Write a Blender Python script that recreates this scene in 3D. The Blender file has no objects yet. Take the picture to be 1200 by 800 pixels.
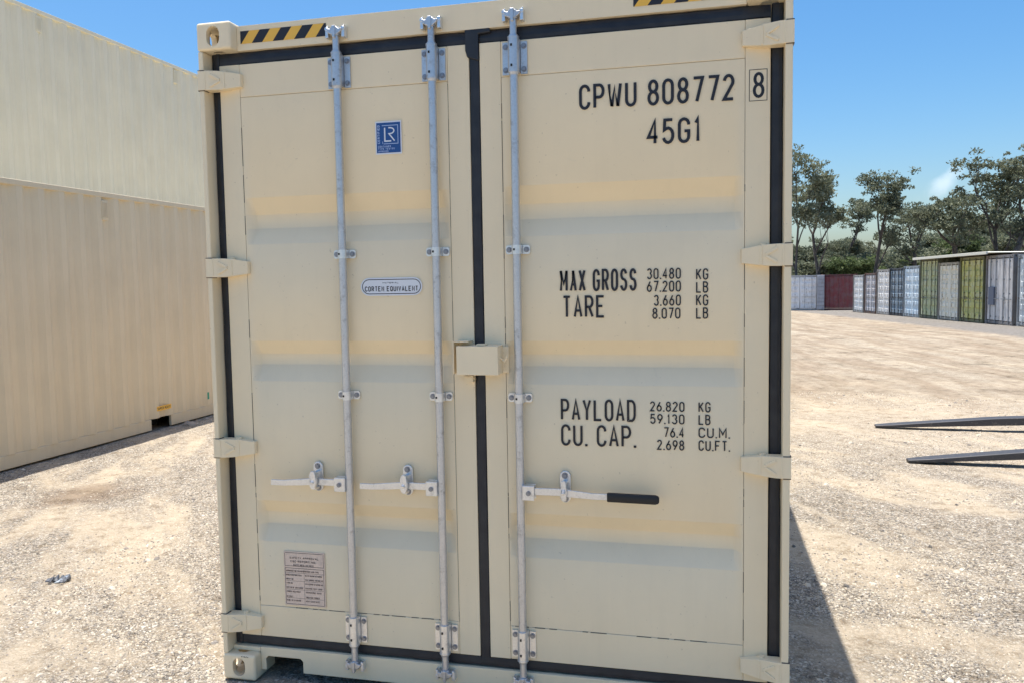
import bpy, bmesh, math, random
import numpy as np
from mathutils import Vector, Matrix, noise
D = bpy.data
SC = bpy.context.scene
COL = SC.collection
PI = math.pi
# ------------------------------------------------------------------ camera
CAMP = Vector((2.1228, -3.1423, 1.7589))
YAW, PIT, ROL, FPX = 0.2346, 0.07045, -0.01665, 946.24
FW = Vector((-math.sin(YAW)*math.cos(PIT), math.cos(YAW)*math.cos(PIT), -math.sin(PIT)))
RT = Vector((math.cos(YAW), math.sin(YAW), 0))
UP = RT.cross(FW)
R2 = RT*math.cos(ROL) + UP*math.sin(ROL)
U2 = UP*math.cos(ROL) - RT*math.sin(ROL)
cam = D.cameras.new('camera')
camo = D.objects.new('camera', cam); COL.objects.link(camo)
m = Matrix((R2, U2, -FW)).transposed().to_4x4(); m.translation = CAMP
camo.matrix_world = m
cam.sensor_fit = 'HORIZONTAL'; cam.sensor_width = 36; cam.lens = FPX/1200*36
cam.clip_start = .05; cam.clip_end = 3000
SC.camera = camo
# ------------------------------------------------------------------ sky, sun, exposure
SUN = Vector((-.12, .085, 1)).normalized()
EL = math.asin(SUN.z); AZ = math.atan2(SUN.x, SUN.y)
w = D.worlds.new('World'); SC.world = w; w.use_nodes = True
wn, wl = w.node_tree.nodes, w.node_tree.links
bg = wn['Background']; bg.inputs['Strength'].default_value = .138
sky = wn.new('ShaderNodeTexSky'); sky.sky_type = 'NISHITA'; sky.sun_disc = False
sky.sun_elevation = EL; sky.sun_rotation = AZ; sky.air_density = 1.0; sky.dust_density = 2.7; sky.ozone_density = 3.0; sky.altitude = 200
# a small wispy cloud low on the right: set by direction, part of the sky itself
tc = wn.new('ShaderNodeTexCoord')
sub = wn.new('ShaderNodeVectorMath'); sub.operation = 'SUBTRACT'; sub.inputs[1].default_value = (.251, .963, .1015)
wl.new(tc.outputs['Generated'], sub.inputs[0])
mp = wn.new('ShaderNodeMapping'); mp.vector_type = 'TEXTURE'; mp.inputs['Rotation'].default_value = (0, math.radians(-38), 0)
mp.inputs['Scale'].default_value = (.026, .2, .0125)
wl.new(sub.outputs[0], mp.inputs[0])
ln = wn.new('ShaderNodeVectorMath'); ln.operation = 'LENGTH'; wl.new(mp.outputs[0], ln.inputs[0])
nz = wn.new('ShaderNodeTexNoise'); nz.inputs['Scale'].default_value = 55; nz.inputs['Detail'].default_value = 6; nz.inputs['Distortion'].default_value = .6
wl.new(tc.outputs['Generated'], nz.inputs['Vector'])
ad = wn.new('ShaderNodeMath'); ad.operation = 'MULTIPLY_ADD'; ad.inputs[1].default_value = 1.3; wl.new(nz.outputs['Fac'], ad.inputs[0]); wl.new(ln.outputs['Value'], ad.inputs[2])
mr = wn.new('ShaderNodeMapRange'); mr.interpolation_type = 'SMOOTHSTEP'
mr.inputs['From Min'].default_value = 1.75; mr.inputs['From Max'].default_value = .55; mr.inputs['To Max'].default_value = .42
wl.new(ad.outputs[0], mr.inputs['Value'])
hs = wn.new('ShaderNodeHueSaturation'); hs.inputs['Saturation'].default_value = 1.42; hs.inputs['Value'].default_value = .84; wl.new(sky.outputs[0], hs.inputs['Color'])
tn_ = wn.new('ShaderNodeMix'); tn_.data_type = 'RGBA'; tn_.blend_type = 'MULTIPLY'; tn_.inputs[0].default_value = 1; tn_.inputs[7].default_value = (.87,.905,.865,1); wl.new(hs.outputs[0], tn_.inputs[6])
mx = wn.new('ShaderNodeMix'); mx.data_type = 'RGBA'; mx.inputs[7].default_value = (4.6, 5.0, 5.4, 1)
wl.new(mr.outputs[0], mx.inputs[0]); wl.new(tn_.outputs[2], mx.inputs[6]); wl.new(mx.outputs[2], bg.inputs['Color'])
sl = D.lights.new('sun', 'SUN'); sl.energy = 3.75; sl.angle = math.radians(.53); sl.color = (1, .945, .85)
so = D.objects.new('sun', sl); COL.objects.link(so); so.rotation_euler = SUN.to_track_quat('Z', 'Y').to_euler()
SC.view_settings.view_transform = 'Standard'; SC.view_settings.look = 'None'
SC.view_settings.gamma = 1; SC.view_settings.use_curve_mapping = False
SC.view_settings.exposure = .92
SC.render.engine = 'CYCLES'; SC.cycles.max_bounces = 8; SC.cycles.diffuse_bounces = 4

# ------------------------------------------------------------------ helpers
def ray(u, v): return FW + R2*((u-600)/FPX) + U2*((400-v)/FPX)
def at_depth(u, dep, z=0.0):
    """point at column u, forward distance dep (roughly horizontal), height z"""
    lat = (u-600)/FPX*dep
    f = Vector((FW.x, FW.y, 0)).normalized(); r = Vector((R2.x, R2.y, 0)).normalized()
    p = CAMP + f*dep + r*lat
    return Vector((p.x, p.y, z))
def gz(x, y):
    """ground height: level near the camera, falling gently beyond 24 m"""
    s = (x-CAMP.x)*FW.x + (y-CAMP.y)*FW.y
    return -.015*max(0.0, min(s, 120)-24)

class MB:
    def __init__(s): s.v = []; s.f = []; s.m = []
    def add(s, vs, fs, mi=0):
        o = len(s.v); s.v += [tuple(v) for v in vs]
        for f in fs: s.f.append(tuple(i+o for i in f)); s.m.append(mi)
        return s
    def box(s, x0, x1, y0, y1, z0, z1, mi=0):
        return s.add([(x0,y0,z0),(x1,y0,z0),(x1,y1,z0),(x0,y1,z0),(x0,y0,z1),(x1,y0,z1),(x1,y1,z1),(x0,y1,z1)],
              [(0,3,2,1),(4,5,6,7),(0,1,5,4),(1,2,6,5),(2,3,7,6),(3,0,4,7)], mi)
    def tube(s, p0, p1, r0, r1=None, n=12, mi=0, caps=True):
        r1 = r0 if r1 is None else r1
        p0, p1 = Vector(p0), Vector(p1); d = (p1-p0).normalized()
        a = d.orthogonal().normalized(); b = d.cross(a)
        vs = [p0+(a*math.cos(2*PI*i/n)+b*math.sin(2*PI*i/n))*r0 for i in range(n)]
        vs += [p1+(a*math.cos(2*PI*i/n)+b*math.sin(2*PI*i/n))*r1 for i in range(n)]
        fs = [(i, (i+1)%n, n+(i+1)%n, n+i) for i in range(n)]
        if caps: fs += [tuple(range(n-1, -1, -1)), tuple(range(n, 2*n))]
        return s.add(vs, fs, mi)
    def prism_xz(s, pts, y0, y1, mi=0):
        """outline in XZ (counter-clockwise seen from -Y) extruded y0 (front) to y1"""
        n = len(pts)
        vs = [(x, y0, z) for x, z in pts] + [(x, y1, z) for x, z in pts]
        fs = [tuple(range(n)), tuple(range(2*n-1, n-1, -1))] + [(i, n+i, n+(i+1)%n, (i+1)%n) for i in range(n)]
        return s.add(vs, fs, mi)
    def oct(s, p, r, sq=(1,1,1), mi=0):
        x,y,z = p
        return s.add([(x+r*sq[0],y,z),(x-r*sq[0],y,z),(x,y+r*sq[1],z),(x,y-r*sq[1],z),(x,y,z+r*sq[2]),(x,y,z-r*sq[2])],
            [(0,2,4),(2,1,4),(1,3,4),(3,0,4),(2,0,5),(1,2,5),(3,1,5),(0,3,5)], mi)

def obj(name, mb, mat, parent=None, bevel=0, smooth=False, seg=2, local=False, fix=False):
    """link one mesh object; vertices are given in world coordinates unless local"""
    me = D.meshes.new(name)
    vs = mb.v
    me.from_pydata(vs, [], mb.f)
    mats = mat if isinstance(mat, (list, tuple)) else [mat]
    for q in mats: me.materials.append(q)
    if len(mats) > 1: me.polygons.foreach_set('material_index', mb.m)
    if fix:
        bm = bmesh.new(); bm.from_mesh(me); bmesh.ops.recalc_face_normals(bm, faces=bm.faces); bm.to_mesh(me); bm.free()
    if smooth: me.polygons.foreach_set('use_smooth', [True]*len(me.polygons))
    if smooth == 'auto' or bevel:
        me.polygons.foreach_set('use_smooth', [True]*len(me.polygons)); me.set_sharp_from_angle(angle=math.radians(38))
    me.update()
    o = D.objects.new(name, me); COL.objects.link(o)
    if parent is not None:
        o.parent = parent
        if not local:
            w = Vector((0,0,0)); p = parent
            while p is not None: w += p.location; p = p.parent
            o.location = -w
    if bevel:
        b = o.modifiers.new('bevel', 'BEVEL'); b.width = bevel; b.segments = seg; b.limit_method = 'ANGLE'; b.angle_limit = math.radians(40)
        b.harden_normals = True
    return o
def tag(o, label=None, cat=None, group=None, kind=None):
    if label: o['label'] = label
    if cat: o['category'] = cat
    if group: o['group'] = group
    if kind: o['kind'] = kind
    return o
def thing(name, loc, label, cat, group=None, rz=0):
    o = D.objects.new(name, None); COL.objects.link(o); o.empty_display_size = .3
    o.location = loc; o.rotation_euler = (0, 0, rz)
    return tag(o, label, cat, group)

# ------------------------------------------------------------------ materials
def mat(name, col, rough=.5, metal=0, **k):
    m = D.materials.new(name); m.use_nodes = True
    b = m.node_tree.nodes['Principled BSDF']
    b.inputs['Base Color'].default_value = (*col, 1); b.inputs['Roughness'].default_value = rough; b.inputs['Metallic'].default_value = metal
    if 'spec' in k: b.inputs['Specular IOR Level'].default_value = k['spec']
    return m
def N(m, t, **k):
    n = m.node_tree.nodes.new(t)
    for a, v in k.items():
        if a.startswith('i_'):
            key = a[2:]; key = int(key) if key.isdigit() else key.replace('_', ' ')
            n.inputs[key].default_value = v
        else: setattr(n, a, v)
    return n
def L(m, a, b): m.node_tree.links.new(a, b)
def ramp(m, fac, stops):
    r = N(m, 'ShaderNodeValToRGB'); L(m, fac, r.inputs[0])
    e = r.color_ramp.elements
    while len(e) < len(stops): e.new(.5)
    for q, (p, c) in zip(e, stops): q.position = p; q.color = (*c, 1) if len(c) == 3 else c
    return r.outputs[0]
def mixc(m, fac, a, b, mode='MIX'):
    x = N(m, 'ShaderNodeMix', data_type='RGBA', blend_type=mode)
    for s, q in ((0, fac), (6, a), (7, b)):
        if hasattr(q, 'is_linked') or hasattr(q, 'links'): L(m, q, x.inputs[s])
        else: x.inputs[s].default_value = q if s == 0 else (*q, 1)
    return x.outputs[2]
def paint(name, col, rough=.45, dirt=.5, dirtcol=(.25,.17,.1), rust=0, bump=.06, scale=1.0, streak=.0):
    """weathered sprayed steel paint: mottled tone, specks, faint streaks, orange-peel bump, optional rust"""
    m = mat(name, col, rough); b = m.node_tree.nodes['Principled BSDF']
    t = N(m, 'ShaderNodeTexCoord'); oc = t.outputs['Object']
    n1 = N(m, 'ShaderNodeTexNoise', i_Scale=1.7*scale, i_Detail=6, i_Roughness=.6); L(m, oc, n1.inputs['Vector'])
    c = mixc(m, ramp(m, n1.outputs['Fac'], [(.3,(0,0,0)),(.7,(1,1,1))]), tuple(q*.95 for q in col), tuple(min(1,q*1.04) for q in col))
    mp = N(m, 'ShaderNodeMapping', i_Scale=(9*scale, 9*scale, .7*scale)); L(m, oc, mp.inputs[0])
    n2 = N(m, 'ShaderNodeTexNoise', i_Scale=2.0, i_Detail=5, i_Roughness=.65); L(m, mp.outputs[0], n2.inputs['Vector'])
    k2 = .35*dirt+streak if streak != .05 else .09
    c = mixc(m, ramp(m, n2.outputs['Fac'], [(.48,(0,0,0)),(.8,(k2,)*3)]), c, tuple(q*.72 for q in dirtcol) if streak else tuple(q*.8 for q in col))
    n3 = N(m, 'ShaderNodeTexNoise', i_Scale=70*scale, i_Detail=2); L(m, oc, n3.inputs['Vector'])
    c = mixc(m, ramp(m, n3.outputs['Fac'], [(.735,(0,0,0)),(.76,(.55*dirt,)*3)]), c, dirtcol)
    n7 = N(m, 'ShaderNodeTexNoise', i_Scale=11*scale, i_Detail=8, i_Roughness=.75, i_Distortion=1.2); L(m, oc, n7.inputs['Vector'])
    c = mixc(m, ramp(m, n7.outputs['Fac'], [(.60,(0,0,0)),(.72,(.30*dirt,)*3)]), c, tuple(min(1,q*.55+.12) for q in col))
    if rust:
        n4 = N(m, 'ShaderNodeTexNoise', i_Scale=3.1*scale, i_Detail=9, i_Roughness=.72); L(m, oc, n4.inputs['Vector'])
        c = mixc(m, ramp(m, n4.outputs['Fac'], [(.66-.12*rust,(0,0,0)),(.70-.08*rust,(1,1,1))]), c, (.12,.045,.02))
    L(m, c, b.inputs['Base Color'])
    n5 = N(m, 'ShaderNodeTexNoise', i_Scale=260, i_Detail=2); L(m, oc, n5.inputs['Vector'])
    n6 = N(m, 'ShaderNodeTexNoise', i_Scale=5, i_Detail=3); L(m, oc, n6.inputs['Vector'])
    b1 = N(m, 'ShaderNodeBump', i_Strength=bump*3, i_Distance=.0006); L(m, n5.outputs['Fac'], b1.inputs['Height'])
    b2 = N(m, 'ShaderNodeBump', i_Strength=bump*4, i_Distance=.008); L(m, n6.outputs['Fac'], b2.inputs['Height']); L(m, b1.outputs[0], b2.inputs['Normal'])
    L(m, b2.outputs[0], b.inputs['Normal'])
    rr = N(m, 'ShaderNodeMapRange'); rr.inputs['To Min'].default_value = rough-.08; rr.inputs['To Max'].default_value = rough+.14
    L(m, n1.outputs['Fac'], rr.inputs['Value']); L(m, rr.outputs[0], b.inputs['Roughness'])
    return m

CREAM = (.88, .735, .50)
M_cream = paint('cream_paint', CREAM, .42, .45)
M_wall = paint('beige_wall_paint', (.70, .595, .42), .5, .45, streak=.05)
M_wallup = paint('pale_wall_paint', (.70, .665, .53), .5, .45, streak=.05)
M_seam = mat('seam_sealant', (.10, .075, .055), .8)
def rubber():
    m = mat('gasket_rubber', (.012, .014, .020), .48)
    b = m.node_tree.nodes['Principled BSDF']
    n = N(m, 'ShaderNodeTexNoise', i_Scale=14, i_Detail=5); t = N(m, 'ShaderNodeTexCoord'); L(m, t.outputs['Object'], n.inputs['Vector'])
    L(m, ramp(m, n.outputs['Fac'], [(.35,(.009,.011,.017)),(.75,(.024,.026,.032))]), b.inputs['Base Color'])
    bp = N(m, 'ShaderNodeBump', i_Strength=.4, i_Distance=.004); L(m, n.outputs['Fac'], bp.inputs['Height']); L(m, bp.outputs[0], b.inputs['Normal'])
    return m
M_rub = rubber()
def galv(name, base=(.60,.61,.63), rough=.36, met=.8, dirt=.5):
    m = mat(name, base, rough, met); b = m.node_tree.nodes['Principled BSDF']
    t = N(m, 'ShaderNodeTexCoord')
    v = N(m, 'ShaderNodeTexVoronoi', i_Scale=170); L(m, t.outputs['Object'], v.inputs['Vector'])
    n = N(m, 'ShaderNodeTexNoise', i_Scale=28, i_Detail=6, i_Roughness=.7); L(m, t.outputs['Object'], n.inputs['Vector'])
    c = mixc(m, v.outputs['Color'], tuple(q*.93 for q in base), tuple(min(1,q*1.05) for q in base))
    c = mixc(m, ramp(m, n.outputs['Fac'], [(.55,(0,0,0)),(.72,(dirt,)*3)]), c, (.22,.20,.18))
    L(m, c, b.inputs['Base Color'])
    r = N(m, 'ShaderNodeMapRange'); r.inputs['To Min'].default_value = rough-.12; r.inputs['To Max'].default_value = rough+.2
    L(m, n.outputs['Fac'], r.inputs['Value']); L(m, r.outputs[0], b.inputs['Roughness'])
    bp = N(m, 'ShaderNodeBump', i_Strength=.25, i_Distance=.001); L(m, n.outputs['Fac'], bp.inputs['Height']); L(m, bp.outputs[0], b.inputs['Normal'])
    return m
M_galv = galv('galvanised_steel')
M_galvl = galv('bright_zinc_steel', (.76,.77,.78), .30, .8, .35)
M_dark = mat('dark_recess', (.015,.015,.015), .7)  # near-black colour that paints the shade inside pockets, sill openings and slots
M_bolt = galv('bolt_steel', (.30,.31,.34), .4, .8)
M_ink = mat('black_lettering', (.014,.015,.022), .5)
M_yel = mat('yellow_film', (.88,.50,.07), .4)
M_white = mat('white_film', (.74,.76,.80), .4)
M_blue = mat('blue_film', (.012,.075,.26), .35)
M_grn = mat('green_film', (.02,.30,.20), .5)
M_grip = mat('black_grip', (.012,.012,.013), .55)
M_tin = galv('plate_metal', (.74,.59,.48), .5, .05, .25)
M_brown = mat('engraved_ink', (.12,.085,.075), .6)

# ------------------------------------------------------------------ stroke lettering
def arc(cx, cy, rx, ry, a0, a1, n=8):
    return [(cx+rx*math.cos(math.radians(a0+(a1-a0)*i/n)), cy+ry*math.sin(math.radians(a0+(a1-a0)*i/n))) for i in range(n+1)]
RY = .24
def glyphs():
    g = {}
    O = arc(.5,1-RY,.5,RY,0,180)+arc(.5,RY,.5,RY,180,360)
    g['0'] = g['O'] = [O+[O[0]]]
    g['8'] = [arc(.5,.765,.43,.235,-90,270,16), arc(.5,.265,.5,.265,-90,270,16)]
    g['1'] = [[(.15,.80),(.6,1),(.6,0)]]
    g['2'] = [arc(.5,.74,.48,.26,170,-20,9)+[(0,0),(1,0)]]
    g['3'] = [arc(.48,.76,.46,.24,165,-75,10)+arc(.48,.27,.5,.27,75,-165,10)]
    g['4'] = [[(.72,0),(.72,1),(0,.27),(1,.27)]]
    g['5'] = [[(.93,1),(.12,1),(.06,.56)]+arc(.46,.32,.52,.32,110,-160,11)]
    g['6'] = [[(.72,1),(.12,.48)]+arc(.5,.3,.5,.3,165,515,16)]
    g['9'] = [[(.28,0),(.88,.52)]+arc(.5,.7,.5,.3,-15,335,16)]
    g['7'] = [[(0,1),(1,1),(.36,0)]]
    g['A'] = [[(0,0),(.5,1),(1,0)],[(.2,.3),(.8,.3)]]
    g['B'] = [[(0,0),(0,1),(.5,1)]+arc(.55,.77,.38,.23,90,-90)+[(.1,.54)],[(.5,.54)]+arc(.55,.27,.45,.27,90,-90)+[(.05,0)]]
    g['C'] = [arc(.5,1-RY,.5,RY,-5,180)+arc(.5,RY,.5,RY,180,365)]
    g['D'] = [[(0,0),(0,1),(.45,1)]+arc(.5,.7,.5,.3,90,0)+arc(.5,.3,.5,.3,0,-90)+[(.05,0)]]
    g['E'] = [[(1,1),(0,1),(0,0),(1,0)],[(.05,.52),(.8,.52)]]
    g['F'] = [[(1,1),(0,1),(0,0)],[(.05,.52),(.8,.52)]]
    g['G'] = [arc(.5,1-RY,.5,RY,-5,180)+arc(.5,RY,.5,RY,180,360)+[(1,.47),(.55,.47)]]
    g['H'] = [[(0,0),(0,1)],[(1,0),(1,1)],[(.05,.5),(.95,.5)]]
    g['I'] = [[(.5,0),(.5,1)]]
    g['J'] = [[(.9,1)]+arc(.45,RY,.45,RY,0,-180)]
    g['K'] = [[(0,0),(0,1)],[(1,1),(.05,.42)],[(.32,.58),(1,0)]]
    g['L'] = [[(0,1),(0,0),(1,0)]]
    g['M'] = [[(0,0),(0,1),(.5,.35),(1,1),(1,0)]]
    g['N'] = [[(0,0),(0,1),(1,0),(1,1)]]
    g['P'] = [[(0,0),(0,1),(.5,1)]+arc(.55,.73,.45,.27,90,-90)+[(.05,.46)]]
    g['Q'] = g['O']+[[(.6,.25),(1,-.05)]]
    g['R'] = [[(0,0),(0,1),(.5,1)]+arc(.55,.74,.45,.26,90,-90)+[(.05,.48)],[(.5,.47),(1,0)]]
    g['S'] = [arc(.5,.76,.47,.24,10,270,11)+arc(.5,.26,.5,.26,90,-170,11)]
    g['T'] = [[(0,1),(1,1)],[(.5,.95),(.5,0)]]
    g['U'] = [[(0,1)]+arc(.5,RY,.5,RY,180,360)+[(1,1)]]
    g['V'] = [[(0,1),(.5,0),(1,1)]]
    g['W'] = [[(0,1),(.24,0),(.5,.85),(.76,0),(1,1)]]
    g['X'] = [[(0,0),(1,1)],[(0,1),(1,0)]]
    g['Y'] = [[(0,1),(.5,.45),(1,1)],[(.5,.5),(.5,0)]]
    g['Z'] = [[(0,1),(1,1),(0,0),(1,0)]]
    g['.'] = [[(.0,.05),(1,.05)]]
    g['-'] = [[(0,.5),(1,.5)]]
    return g
GL = glyphs()
WID = {'.': .22, ' ': .45, 'M': 1.15, 'W': 1.25, '1': .62, 'I': .3, '-': .5}
def strip(mb, pts, t, y, place, mi=0):
    """mitred ribbon along a polyline in (a,b), width t; place(a,b,y) -> world"""
    P = [Vector(p) for p in pts]; Q = [P[0]]
    for p in P[1:]:
        if (p-Q[-1]).length > 1e-5: Q.append(p)
    P = Q; n = len(P)
    if n < 2: return
    closed = (P[0]-P[-1]).length < t*.3 and n > 4
    vs = []
    for i in range(n):
        if closed and i in (0, n-1): d0 = (P[-1]-P[-2]).normalized(); d1 = (P[1]-P[0]).normalized()
        else:
            d0 = (P[i]-P[i-1]).normalized() if i else (P[1]-P[0]).normalized()
            d1 = (P[i+1]-P[i]).normalized() if i < n-1 else d0
        tn = d0+d1
        if tn.length < .3: tn = d1
        tn.normalize(); nn = Vector((-tn.y, tn.x)); c = max(.45, abs(nn.dot(Vector((-d1.y, d1.x)))))
        o = nn*(t/2/c)
        vs += [place(*(P[i]+o), y), place(*(P[i]-o), y)]
    fs = [(2*i, 2*i+1, 2*i+3, 2*i+2) for i in range(n-1)]
    mb.add(vs, fs, mi)
def write(mb, s, x0, x1, z0, z1, t, place, y=0, step=.00012, gap=.26, mi=0, fit=True):
    """letters between x0..x1, baseline z0, cap height to z1, stroke t (edges touch the given box)"""
    ws = [WID.get(c, 1) for c in s]
    tot = sum(ws)+gap*(len(s)-1)
    k = (x1-x0)/tot; x = x0; q = 0
    for c, wd in zip(s, ws):
        if c != ' ':
            for st in GL.get(c, GL['-']):
                W = wd*k
                pts = [(x+t/2+p[0]*max(W-t, .0001), z0+t/2+p[1]*((z1-z0)-t)) for p in st]
                if c == '.': pts = [(x+W/2-t*.55, z0+t/2), (x+W/2+t*.55, z0+t/2)]
                strip(mb, pts, t, y-(q%5)*step, place, mi); q += 1
        x += (wd+gap)*k
pl_front = lambda a, b, y: (a, y, b)

# ================================================================== GROUND
def nzf(x, y, s, o=0): return noise.noise(Vector((x*s+o, y*s-o, o*.7)))
def axis(lo, hi, step, far, k):
    a = list(np.arange(lo, hi+1e-6, step)); d = step
    while a[-1] < far: d *= k; a.append(a[-1]+d)
    d = step
    while a[0] > -far: d *= k; a.insert(0, a[0]-d)
    return a
xs = axis(-6, 9, .09, 900, 1.13); ys = axis(-4, 12, .09, 900, 1.13)
def gh(x, y):
    z = gz(x, y)
    r = math.hypot(x-2, y-3)
    a = max(0, 1-r/60)
    z += a*(.010*nzf(x, y, .55, 3)+.007*nzf(x, y, 2.2, 9)+.004*nzf(x, y, 7, 5)) - .006
    return z
nx, ny = len(xs), len(ys)
gm = MB(); gm.v = [(x, y, gh(x, y)) for y in ys for x in xs]
gm.f = [(j*nx+i, j*nx+i+1, (j+1)*nx+i+1, (j+1)*nx+i) for j in range(ny-1) for i in range(nx-1)]; gm.m = [0]*len(gm.f)
def ground_mat():
    m = mat('gravel_yard', (.5,.4,.3), .95, spec=.15); b = m.node_tree.nodes['Principled BSDF']
    t = N(m, 'ShaderNodeTexCoord'); P = t.outputs['Object']
    # large patches: sand versus crushed gravel
    mpt = N(m, 'ShaderNodeMapping', vector_type='TEXTURE', i_Rotation=(0,0,math.radians(-52)), i_Scale=(2.6,1.0,1)); L(m, P, mpt.inputs[0])
    pn = N(m, 'ShaderNodeTexNoise', i_Scale=1.5, i_Detail=5, i_Roughness=.62, i_Distortion=.5); L(m, mpt.outputs[0], pn.inputs['Vector'])
    patch = ramp(m, pn.outputs['Fac'], [(.40,(.22,.22,.22)),(.53,(1,1,1))])
    wv = N(m, 'ShaderNodeTexNoise', i_Scale=25, i_Detail=2); L(m, P, wv.inputs['Vector'])
    vv = N(m, 'ShaderNodeVectorMath', operation='MULTIPLY_ADD'); vv.inputs[1].default_value = (.05,.05,0); L(m, wv.outputs['Color'], vv.inputs[0]); L(m, P, vv.inputs[2])
    v = N(m, 'ShaderNodeTexVoronoi', i_Scale=52, i_Randomness=1.0); L(m, vv.outputs[0], v.inputs['Vector'])
    sep = N(m, 'ShaderNodeSeparateColor'); L(m, v.outputs['Color'], sep.inputs[0])
    v2 = N(m, 'ShaderNodeTexVoronoi', i_Scale=120, i_Randomness=1.0); L(m, vv.outputs[0], v2.inputs['Vector'])
    sep2 = N(m, 'ShaderNodeSeparateColor'); L(m, v2.outputs['Color'], sep2.inputs[0])
    cols = [(0,(.15,.15,.155)),(.25,(.38,.365,.36)),(.5,(.60,.56,.51)),(.8,(.76,.725,.68)),(1,(.95,.94,.93))]
    e1 = ramp(m, v.outputs['Distance'], [(.34,(1,1,1)),(.56,(.16,.15,.14))])  # rims of both stone layers darkened, shade painted between the stones
    e2 = ramp(m, v2.outputs['Distance'], [(.34,(1,1,1)),(.58,(.18,.17,.16))])
    s1 = mixc(m, .85, ramp(m, sep.outputs[0], cols), e1, 'MULTIPLY')
    s2 = mixc(m, .85, ramp(m, sep2.outputs[0], cols), e2, 'MULTIPLY')
    pick = N(m, 'ShaderNodeMath', operation='GREATER_THAN', i_1=.55); L(m, sep.outputs[1], pick.inputs[0])
    stone = mixc(m, pick.outputs[0], s2, s1)
    fn = N(m, 'ShaderNodeTexNoise', i_Scale=60, i_Detail=6, i_Roughness=.75); L(m, P, fn.inputs['Vector'])
    mn = N(m, 'ShaderNodeTexNoise', i_Scale=3.3, i_Detail=6, i_Roughness=.7); L(m, P, mn.inputs['Vector'])
    sand = ramp(m, fn.outputs['Fac'], [(.30,(.30,.24,.18)),(.41,(.58,.48,.37)),(.55,(.74,.64,.51)),(.75,(.84,.76,.65))])
    sand = mixc(m, ramp(m, mn.outputs['Fac'], [(.35,(0,0,0)),(.75,(.55,.55,.55))]), sand, (.68,.58,.47))
    # stones broken through by fine noise so that they thin out
    am = N(m, 'ShaderNodeMath', operation='MULTIPLY'); 
    fr = ramp(m, fn.outputs['Fac'], [(.40,(.25,.25,.25)),(.56,(1,1,1))]); thin = N(m, 'ShaderNodeMapRange', interpolation_type='SMOOTHSTEP'); thin.inputs['From Min'].default_value = 4.0; thin.inputs['From Max'].default_value = 8.5; thin.inputs['To Min'].default_value = 1; thin.inputs['To Max'].default_value = .45
    sx0 = N(m, 'ShaderNodeSeparateXYZ'); L(m, P, sx0.inputs[0]); L(m, sx0.outputs[1], thin.inputs['Value'])
    am0 = N(m, 'ShaderNodeMath', operation='MULTIPLY'); L(m, patch, am0.inputs[0]); L(m, thin.outputs[0], am0.inputs[1]); L(m, am0.outputs[0], am.inputs[0]); L(m, fr, am.inputs[1])
    c = mixc(m, am.outputs[0], sand, stone)
    # brown compacted wheel tracks out in the yard
    mt = N(m, 'ShaderNodeMapping', vector_type='TEXTURE', i_Rotation=(0,0,math.radians(99)), i_Scale=(9,.95,1)); L(m, P, mt.inputs[0])
    tn = N(m, 'ShaderNodeTexNoise', i_Scale=1.6, i_Detail=8, i_Roughness=.68, i_Distortion=.35); L(m, mt.outputs[0], tn.inputs['Vector'])
    sx = N(m, 'ShaderNodeSeparateXYZ'); L(m, P, sx.inputs[0])
    far = N(m, 'ShaderNodeMapRange', interpolation_type='SMOOTHSTEP'); far.inputs['From Min'].default_value = 6.5; far.inputs['From Max'].default_value = 12
    L(m, sx.outputs[1], far.inputs['Value'])
    tk = ramp(m, tn.outputs['Fac'], [(.40,(0,0,0)),(.64,(.95,.95,.95))])
    tm = N(m, 'ShaderNodeMath', operation='MULTIPLY'); L(m, tk, tm.inputs[0]); L(m, far.outputs[0], tm.inputs[1])
    dirt = ramp(m, mn.outputs['Fac'], [(.3,(.30,.23,.17)),(.7,(.50,.40,.31))])
    c = mixc(m, tm.outputs[0], c, dirt)
    rt_ = N(m, 'ShaderNodeMapping', vector_type='TEXTURE', i_Rotation=(0,0,math.radians(101))); L(m, P, rt_.inputs[0])
    rs_ = N(m, 'ShaderNodeSeparateXYZ'); L(m, rt_.outputs[0], rs_.inputs[0])
    lw = N(m, 'ShaderNodeTexNoise', i_Scale=.09, i_Detail=2); L(m, P, lw.inputs['Vector'])
    rc = N(m, 'ShaderNodeMath', operation='MULTIPLY_ADD', i_1=7.0); L(m, lw.outputs['Fac'], rc.inputs[0]); L(m, rs_.outputs[1], rc.inputs[2])
    pp_ = N(m, 'ShaderNodeMath', operation='PINGPONG', i_1=1.02); L(m, rc.outputs[0], pp_.inputs[0])
    rm = ramp(m, pp_.outputs[0], [(.22,(0,0,0)),(.30,(1,1,1)),(.44,(1,1,1)),(.52,(0,0,0))])
    r3 = N(m, 'ShaderNodeMath', operation='MULTIPLY'); L(m, rm, r3.inputs[0]); L(m, far.outputs[0], r3.inputs[1])
    r4 = N(m, 'ShaderNodeMath', operation='MULTIPLY'); L(m, r3.outputs[0], r4.inputs[0]); L(m, ramp(m, mn.outputs['Fac'], [(.40,(.1,.1,.1)),(.60,(.75,.75,.75))]), r4.inputs[1])
    c = mixc(m, r4.outputs[0], c, (.40,.315,.235))
    fq = N(m, 'ShaderNodeTexNoise', i_Scale=1.1, i_Detail=14, i_Roughness=.82, i_Distortion=.3); L(m, P, fq.inputs['Vector'])
    fc = mixc(m, far.outputs[0], (1,1,1), ramp(m, fq.outputs['Fac'], [(.36,(.42,.40,.37)),(.46,(.80,.80,.79)),(.58,(.95,.96,.96)),(.68,(1.02,1.02,1.03))]))
    c = mixc(m, 1.0, c, fc, 'MULTIPLY')
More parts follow.
